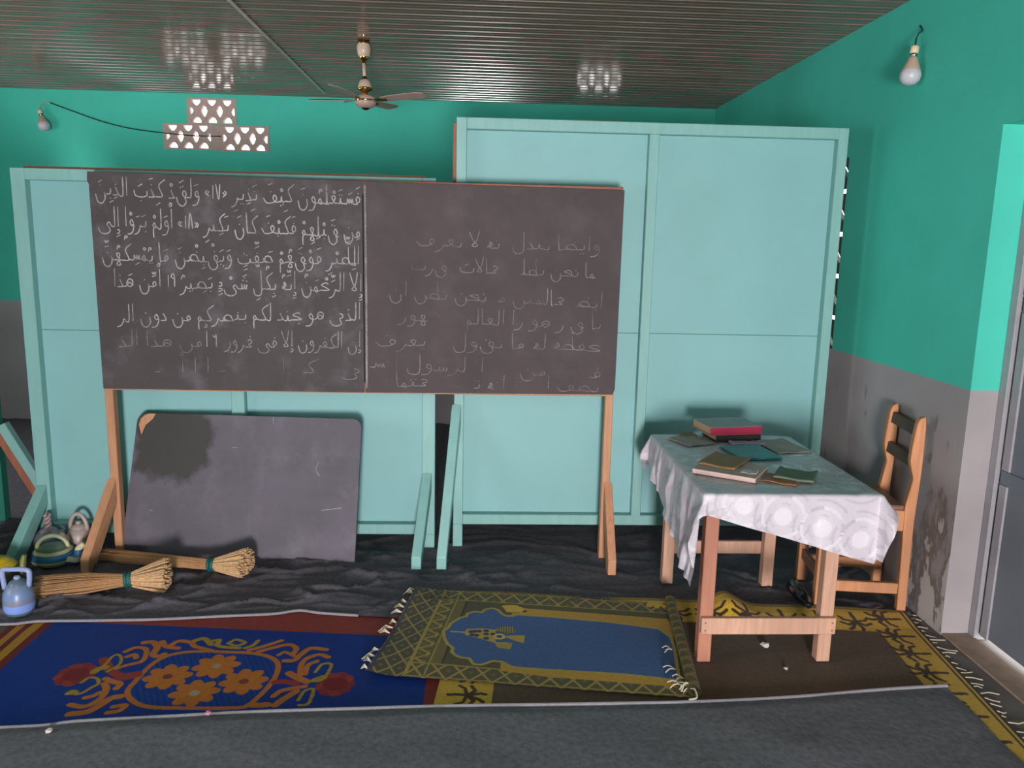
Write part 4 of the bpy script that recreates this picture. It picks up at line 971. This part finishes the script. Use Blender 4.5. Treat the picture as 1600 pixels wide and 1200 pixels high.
# dark bottle on the floor under the desk
b = MB(); bt = P(1238,915,Z=.04), P(1266,950,Z=.04)
dv = (bt[1]-bt[0]); L = 0.23; dv.normalize(); rm = Vector((0,0,1)).rotation_difference(dv).to_matrix()
b.lathe([(0,0),(0.028,0.002),(0.032,0.012),(0.032,0.14),(0.026,0.175),(0.013,0.20),(0.013,0.222),(0,0.224)], bt[0]+Vector((-0.01,-0.02,0.014)), 24, rm)
o = b.build('bottle', M['bottle'], None, True); tag(o, 'dark blue shiny bottle lying on the floor behind the desk legs', 'bottle')

# ------------------------------------------------------------------ ceiling fan
fx, fy = -0.676, 4.98
fan = thing('ceiling_fan', 'ivory and brass ceiling fan hanging from the brown ceiling', 'ceiling fan', (fx,fy,ZC))
K = lambda *zs: zs
MB().lathe([(0,ZC),(0.034,ZC),(0.036,ZC-0.012),(0.036,ZC-0.018)], (fx,fy,0)).build('canopy_ring', M['brass'], fan, True)
MB().lathe([(0.036,ZC-0.018),(0.040,ZC-0.035),(0.039,ZC-0.06),(0.031,ZC-0.085),(0.024,ZC-0.092)], (fx,fy,0)).build('canopy', M['ivory'], fan, True)
MB().lathe([(0.028,ZC-0.088),(0.026,ZC-0.10),(0.018,ZC-0.106),(0.016,ZC-0.116),(0.010,ZC-0.124),(0,ZC-0.124)], (fx,fy,0)).build('canopy_ring', M['brass'], fan, True)
MB().tube([(fx,fy,ZC-0.118),(fx+0.004,fy,ZC-0.215)], 0.0095, 16).build('down_rod', M['ivory'], fan, True)
MB().lathe([(0.011,ZC-0.196),(0.013,ZC-0.204),(0.019,ZC-0.212),(0.022,ZC-0.217)], (fx+0.004,fy,0)).build('collar', M['brass'], fan, True)
MB().lathe([(0.020,ZC-0.214),(0.032,ZC-0.225),(0.040,ZC-0.250),(0.041,ZC-0.262)], (fx+0.005,fy,0)).build('lower_canopy', M['ivory'], fan, True)
MB().lathe([(0.041,ZC-0.260),(0.044,ZC-0.266),(0.042,ZC-0.274),(0.026,ZC-0.281),(0.015,ZC-0.285),(0.013,ZC-0.304)], (fx+0.006,fy,0)).build('collar', M['brass'], fan, True)
mz = ZC-0.305
MB().lathe([(0.012,mz+0.006),(0.035,mz+0.003),(0.055,mz-0.008),(0.062,mz-0.024)], (fx+0.008,fy,0)).build('motor_housing', M['ivory'], fan, True)
MB().lathe([(0.062,mz-0.024),(0.0635,mz-0.029),(0.061,mz-0.033)], (fx+0.008,fy,0)).build('motor_band', M['brass'], fan, True)
MB().lathe([(0.061,mz-0.033),(0.062,mz-0.043),(0.054,mz-0.056),(0.040,mz-0.066),(0.022,mz-0.071)], (fx+0.008,fy,0)).build('motor_housing', M['pinkish'], fan, True)
MB().lathe([(0.026,mz-0.070),(0.020,mz-0.077),(0.010,mz-0.081),(0,mz-0.081)], (fx+0.008,fy,0)).build('bottom_cap', M['brass'], fan, True)
for az in (-22, 68, 158, 248):
    ca, sa = math.cos(R(az)), math.sin(R(az)); d_ = Vector((ca,sa,0)); s2 = Vector((-sa,ca,0)); O = Vector((fx+0.008,fy,mz-0.028))
    pitch = R(-13)
    pw = s2*math.cos(pitch)+Vector((0,0,1))*math.sin(pitch)
    pts = []
    for l, w in ((0.105,0.026),(0.15,0.040),(0.25,0.046),(0.34,0.046),(0.365,0.040),(0.38,0.025)): pts.append(O+d_*l+pw*w+Vector((0,0,0.05*l)))
    for l, w in ((0.38,-0.012),(0.365,-0.028),(0.34,-0.036),(0.25,-0.036),(0.15,-0.032),(0.105,-0.024)): pts.append(O+d_*l+pw*w+Vector((0,0,0.05*l)))
    b = MB(); b.prism(pts, s2.cross(d_).normalized()*0.003 if False else Vector((0,0,0.003)), 0.0); bl_ = b.build('blade', M['pinkish'] , fan)
    MB().bar(O+d_*0.055, O+d_*0.14, 0.030, 0.006, pw, 0.002).build('blade_bracket', M['brass'], bl_)

# ------------------------------------------------------------------ bulbs
def bulb(label, base, tip, sc, wire_pts, wmat):
    base, tip = Vector(base), Vector(tip); d_ = (tip-base); L = d_.length; d_.normalize(); rm = Vector((0,0,1)).rotation_difference(d_).to_matrix()
    t = thing('light_bulb', label, 'light bulb', base, 'bare bulbs on the walls')
    k = L
    MB().lathe([(0,0),(0.09*k,0),(0.105*k,0.03*k),(0.105*k,0.17*k),(0.08*k,0.19*k)], base, 20, rm).build('socket', M['socket'], t, True)
    MB().lathe([(0.07*k,0.18*k),(0.09*k,0.20*k),(0.09*k,0.27*k),(0.075*k,0.28*k)], base, 20, rm).build('cap', M['steel'], t, True)
    MB().lathe([(0.075*k,0.275*k),(0.11*k,0.30*k),(0.15*k,0.42*k),(0.225*k,0.60*k),(0.235*k,0.64*k)], base, 24, rm).build('bulb_body', M['bulb_base'], t, True)
    MB().lathe([(0.235*k,0.635*k),(0.262*k,0.70*k),(0.268*k,0.77*k),(0.24*k,0.88*k),(0.16*k,0.965*k),(0.07*k,0.995*k),(0,1.0*k)], base, 24, rm).build('diffuser', M['bulb_glass'], t, True)
    MB().tube(smooth_poly([base]+wire_pts, 6), 0.0035, 8).build('cord', wmat, t, True)
    return t
b0, b1 = P(1430,72,X=1.945), P(1420,133,X=1.93)
bulb('white bulb hanging from a socket high on the right green wall', b0, b1, 1, [P(1432,60,X=1.955), P(1436,52,X=1.965), P(1441,48,X=1.978), P(1438,40,X=1.985)], M['wire'])
b0, b1 = P(62,172,Y=6.90), P(71,204,Y=6.87)
bulb('dusty bulb hanging from a cable on the back wall at the left', b0, b1, 1, [P(62,166,Y=6.91), P(68,161,Y=6.925), P(78,160,Y=6.93)], M['bulb_base'])
cb_ = MB(); cb_.tube(smooth_poly([P(x,y,Y=6.938) for x, y in ((78,160.5),(90,165),(120,176),(160,190),(200,200),(240,206),(258,208),(300,212),(345,213))],4), 0.0042, 8)
tag(cb_.build('cable', M['wire'], None, True), 'thin dark cable sagging from the left bulb to the ventilation blocks', 'cable')

# ------------------------------------------------------------------ brooms
def broom(label, tail, tie, butt, wt, wtie, wb):
    tail, tie, butt = Vector(tail), Vector(tie), Vector(butt)
    t = thing('broom', label, 'broom', tie, 'palm-fibre brooms on the floor cloth')
    ax_ = (butt-tail); ax_.z = 0; ax_.normalize(); sd = Vector((-ax_.y,ax_.x,0)); up = Vector((0,0,1))
    b = MB(); bt_ = MB()
    for k in range(300):
        a = random.uniform(0,2*math.pi); r = math.sqrt(random.random()); c_, s_ = math.cos(a)*r, math.sin(a)*r
        def pt(base, w, hz): return base + sd*c_*w*0.5 + up*(s_*hz*0.5)
        l0 = random.uniform(-0.02,0.05)
        p0 = pt(tail, wt, wt*0.5)+ax_*l0; p0.z = max(p0.z, 0.014)
        pm = pt(tail.lerp(tie,0.55), wt*0.72, wt*0.5); pm.z = max(pm.z,0.016)
        p1 = pt(tie, wtie, wtie)
        ln = 1.0-0.10*r*r+random.uniform(-.05,.03)
        p2 = pt(tie.lerp(butt,ln), wb*0.95, wb*0.85)
        b.tube([p0,pm,p1], [0.0014,0.0022,0.0024], 5); bt_.tube([p1,p1.lerp(p2,.5),p2], [0.0024,0.0027,0.0029], 5)
    stuff(b.build('bristles', M['fibre'], t)); stuff(bt_.build('handle_fan', M['fibre_tip'], t), 'pale cut fibre ends')
    r = MB(); pts = []
    for q in range(2):
        for k in range(17):
            a = 2*math.pi*k/16; pts.append(tie + ax_*(-0.010+0.018*(q+k/16.)) + sd*math.cos(a)*(wtie*0.5+0.004) + up*math.sin(a)*(wtie*0.5+0.004))
    r.tube(pts, 0.0085, 8); r.build('tie', M['tie'], t, True)
    return t
zb = 0.058
broom('nearer palm-fibre broom on the left, its pale butt facing right', P(62,916,Z=zb), P(198,906,Z=zb+.01), P(268,898,Z=zb+.012), 0.165, 0.050, 0.19)
broom('farther palm-fibre broom lying against the foot of the small chalkboard', (-1.80,3.802,zb-.008), P(329,882,Z=zb+.004), P(392,879,Z=zb+.015), 0.105, 0.046, 0.165)

# ------------------------------------------------------------------ kettles
def stripes(name, stops, rough=0.35):
    t = NT(name); sp = t.n('ShaderNodeSeparateXYZ'); t.l(t.tc.outputs['Generated'], sp.inputs[0])
    w = t.noise(t.mapping((1,1,1)), 9, 3); ad = t.n('ShaderNodeMath', operation='MULTIPLY_ADD'); t.l(w, ad.inputs[0]); ad.inputs[1].default_value = 0.10; t.l(sp.outputs['Z'], ad.inputs[2])
    t.color(t.ramp(ad.outputs[0], [(p_, hexc(c)) for p_, c in stops], 'CONSTANT')); t.rough(rough)
    return t.m
def kettle(label, c, r, h, body_m, trim_m, lid=True, handle='hoop', spout=None, hh=0.1, lidm=None, az=0, z0=0.014, knob=None):
    x, y = c; t = thing('kettle', label, 'kettle', (x,y,z0), 'plastic kettles by the left edge')
    prof = [(0,0),(r*0.66,0),(r*0.88,h*0.06),(r,h*0.25),(r,h*0.5),(r*0.95,h*0.74),(r*0.76,h*0.93),(r*0.56,h),(r*0.52,h*1.02)]
    MB().lathe([(a, z0+b_) for a, b_ in prof]+[(0,z0+h*1.0)], (x,y,0)).build('body', body_m, t, True)
    if lid:
        MB().lathe([(r*0.60,z0+h*1.0),(r*0.56,z0+h*1.06),(r*0.35,z0+h*1.14),(r*0.12,z0+h*1.18),(0,z0+h*1.18)], (x,y,0)).build('lid', lidm or body_m, t, True)
        if not knob: MB().lathe([(0.010,z0+h*1.16),(0.014,z0+h*1.22),(0.010,z0+h*1.27),(0,z0+h*1.28)], (x,y,0)).build('knob', trim_m, t, True)
    ca, sa = math.cos(az), math.sin(az); e = Vector((ca,sa,0))
    C0 = Vector((x,y,z0))
    if handle == 'hoop':
        pts = [C0+e*(r*0.72*math.cos(a))*1.0+Vector((0,0,h*0.90+hh*math.sin(a))) for a in [math.pi*k/14 for k in range(15)]]
        MB().tube(pts, 0.010, 10).build('handle', trim_m, t, True)
    elif handle == 'square':
        pts = [C0+e*r*0.72+Vector((0,0,h*0.9)), C0+e*r*0.82+Vector((0,0,h*0.95+hh*0.65)), C0+e*r*0.68+Vector((0,0,h*0.98+hh)), C0-e*r*0.4+Vector((0,0,h+hh*1.05)), C0-e*r*0.9+Vector((0,0,h+hh*0.95)), C0-e*r*0.85+Vector((0,0,h*0.85))]
        MB().tube(smooth_poly(pts,5), 0.0105, 10).build('handle', trim_m, t, True)
    if spout is not None:
        s_ = Vector((math.cos(spout),math.sin(spout),0))
        pts = [C0+s_*r*0.9+Vector((0,0,h*0.30)), C0+s_*(r*1.1)+Vector((0,0,h*0.5)), C0+s_*(r*1.18)+Vector((0,0,h*0.8)), C0+s_*(r*1.26)+Vector((0,0,h*1.02))]
        MB().tube(smooth_poly(pts,5), [0.02-0.0006*k for k in range(16)], 12).build('spout', trim_m, t, True)
    return t, C0
blue_m = stripes('blue and lavender banded plastic', [(0,'#58727C'),(0.20,'#7E9AE0'),(0.45,'#7C8098'),(0.62,'#6E86B0'),(0.85,'#7484A4')])
kettle('blue banded kettle with bent handle at the front left edge', (-1.905,3.245), 0.060, 0.132, blue_m, simple('lavender plastic','#8E9CC8',0.35), lid=True, handle='square', hh=0.062, az=R(6), lidm=simple('grey blue plastic','#5C6E7C',0.35))
strp = stripes('cream blue and olive banded plastic', [(0,'#8E9A72'),(0.33,'#C8C49C'),(0.42,'#3E78AA'),(0.74,'#3A6E9C'),(0.80,'#D4CC98'),(0.93,'#5C7C70')])
strh = stripes('cream and yellow plastic', [(0,'#D2CC96'),(0.5,'#C0C4A0')])
tk, ck = kettle('squat cream and blue striped kettle in front of the teal board', (-2.04,3.785), 0.095, 0.085, strp, strh, lid=True, handle='hoop', hh=0.062, az=R(12), lidm=simple('grey green plastic','#74887E',0.35), knob=True)
b = MB(); b.tube(smooth_poly([ck+Vector(q) for q in ((0.085,-0.02,0.022),(0.125,-0.03,0.03),(0.135,-0.03,0.06),(0.14,-0.03,0.085),(0.165,-0.03,0.112))],5), [0.028-0.0007*k for k in range(21)], 14)
b.build('spout', stripes('blue and cream banded spout', [(0,'#2A4A8A'),(0.30,'#D2C8A8'),(0.48,'#3A6A94'),(0.75,'#CFC6A4')]), tk, True)
t_, c0 = kettle('grey kettle with twisted pink knob behind the striped kettle', (-2.135,3.935), 0.070, 0.108, simple('pale grey plastic','#8C8A9C',0.35), simple('pinkish plastic','#B29AA2',0.35), lid=True, handle=None, lidm=simple('grey pink plastic','#A498A4',0.35), knob=True)
b = MB()
for ph in (0, math.pi):
    b.tube([c0+Vector((0.012*math.cos(a_k*1.1+ph), 0.012*math.sin(a_k*1.1+ph), 0.122+0.0072*a_k)) for a_k in range(11)], 0.0075, 8)
b.build('knob', simple('pink twisted plastic','#BC9A9C',0.35), t_, True)['label'] = 'twisted pink knob'
pinkb = simple('pinkish beige plastic','#B6A29E',0.4)
kettle('pinkish beige kettle with hoop handle beside the chalkboard strut', (-1.985,3.936), 0.062, 0.125, pinkb, pinkb, lid=True, handle='hoop', hh=0.085, az=R(-5), spout=R(215))
dkm = stripes('black and yellow plastic', [(0,'#20241C'),(0.62,'#3A3E20'),(0.80,'#C8AE18')])
kettle('dark kettle with yellow top at the left edge behind the blue kettle', (-2.17,3.56), 0.085, 0.105, dkm, simple('olive plastic','#8C8A50',0.4), lid=True, handle=None, spout=R(35), lidm=simple('yellow plastic','#C4AC1C',0.4), knob=True)

# ------------------------------------------------------------------ litter
for (x, y), lb, s_ in (((1195,1007),'crumpled white paper scrap on the brown rug behind the desk stretcher',0.016), ((1228,1043),'tiny white paper scrap on the brown rug between the front desk legs',0.009), ((325,1119),'tiny pink paper scrap at the edge of the grey blanket',0.011), ((77,1147),'tiny white paper scrap on the grey blanket at the left',0.011)):
    q = P(x,y,Z=.016); b = MB()
    bmesh.ops.create_icosphere(b.bm, subdivisions=2, radius=s_)
    for v in b.bm.verts: v.co *= 0.7+0.6*random.random(); v.co.z *= 0.55; v.co += Vector((q.x,q.y,(0.0115 if y < 1060 else 0.026)+s_*0.25))
    tag(b.build('paper_scrap', simple('pink scrap','#D08A98',0.8) if x == 325 else simple('white scrap','#D4CEC6',0.8)), lb, 'scrap')
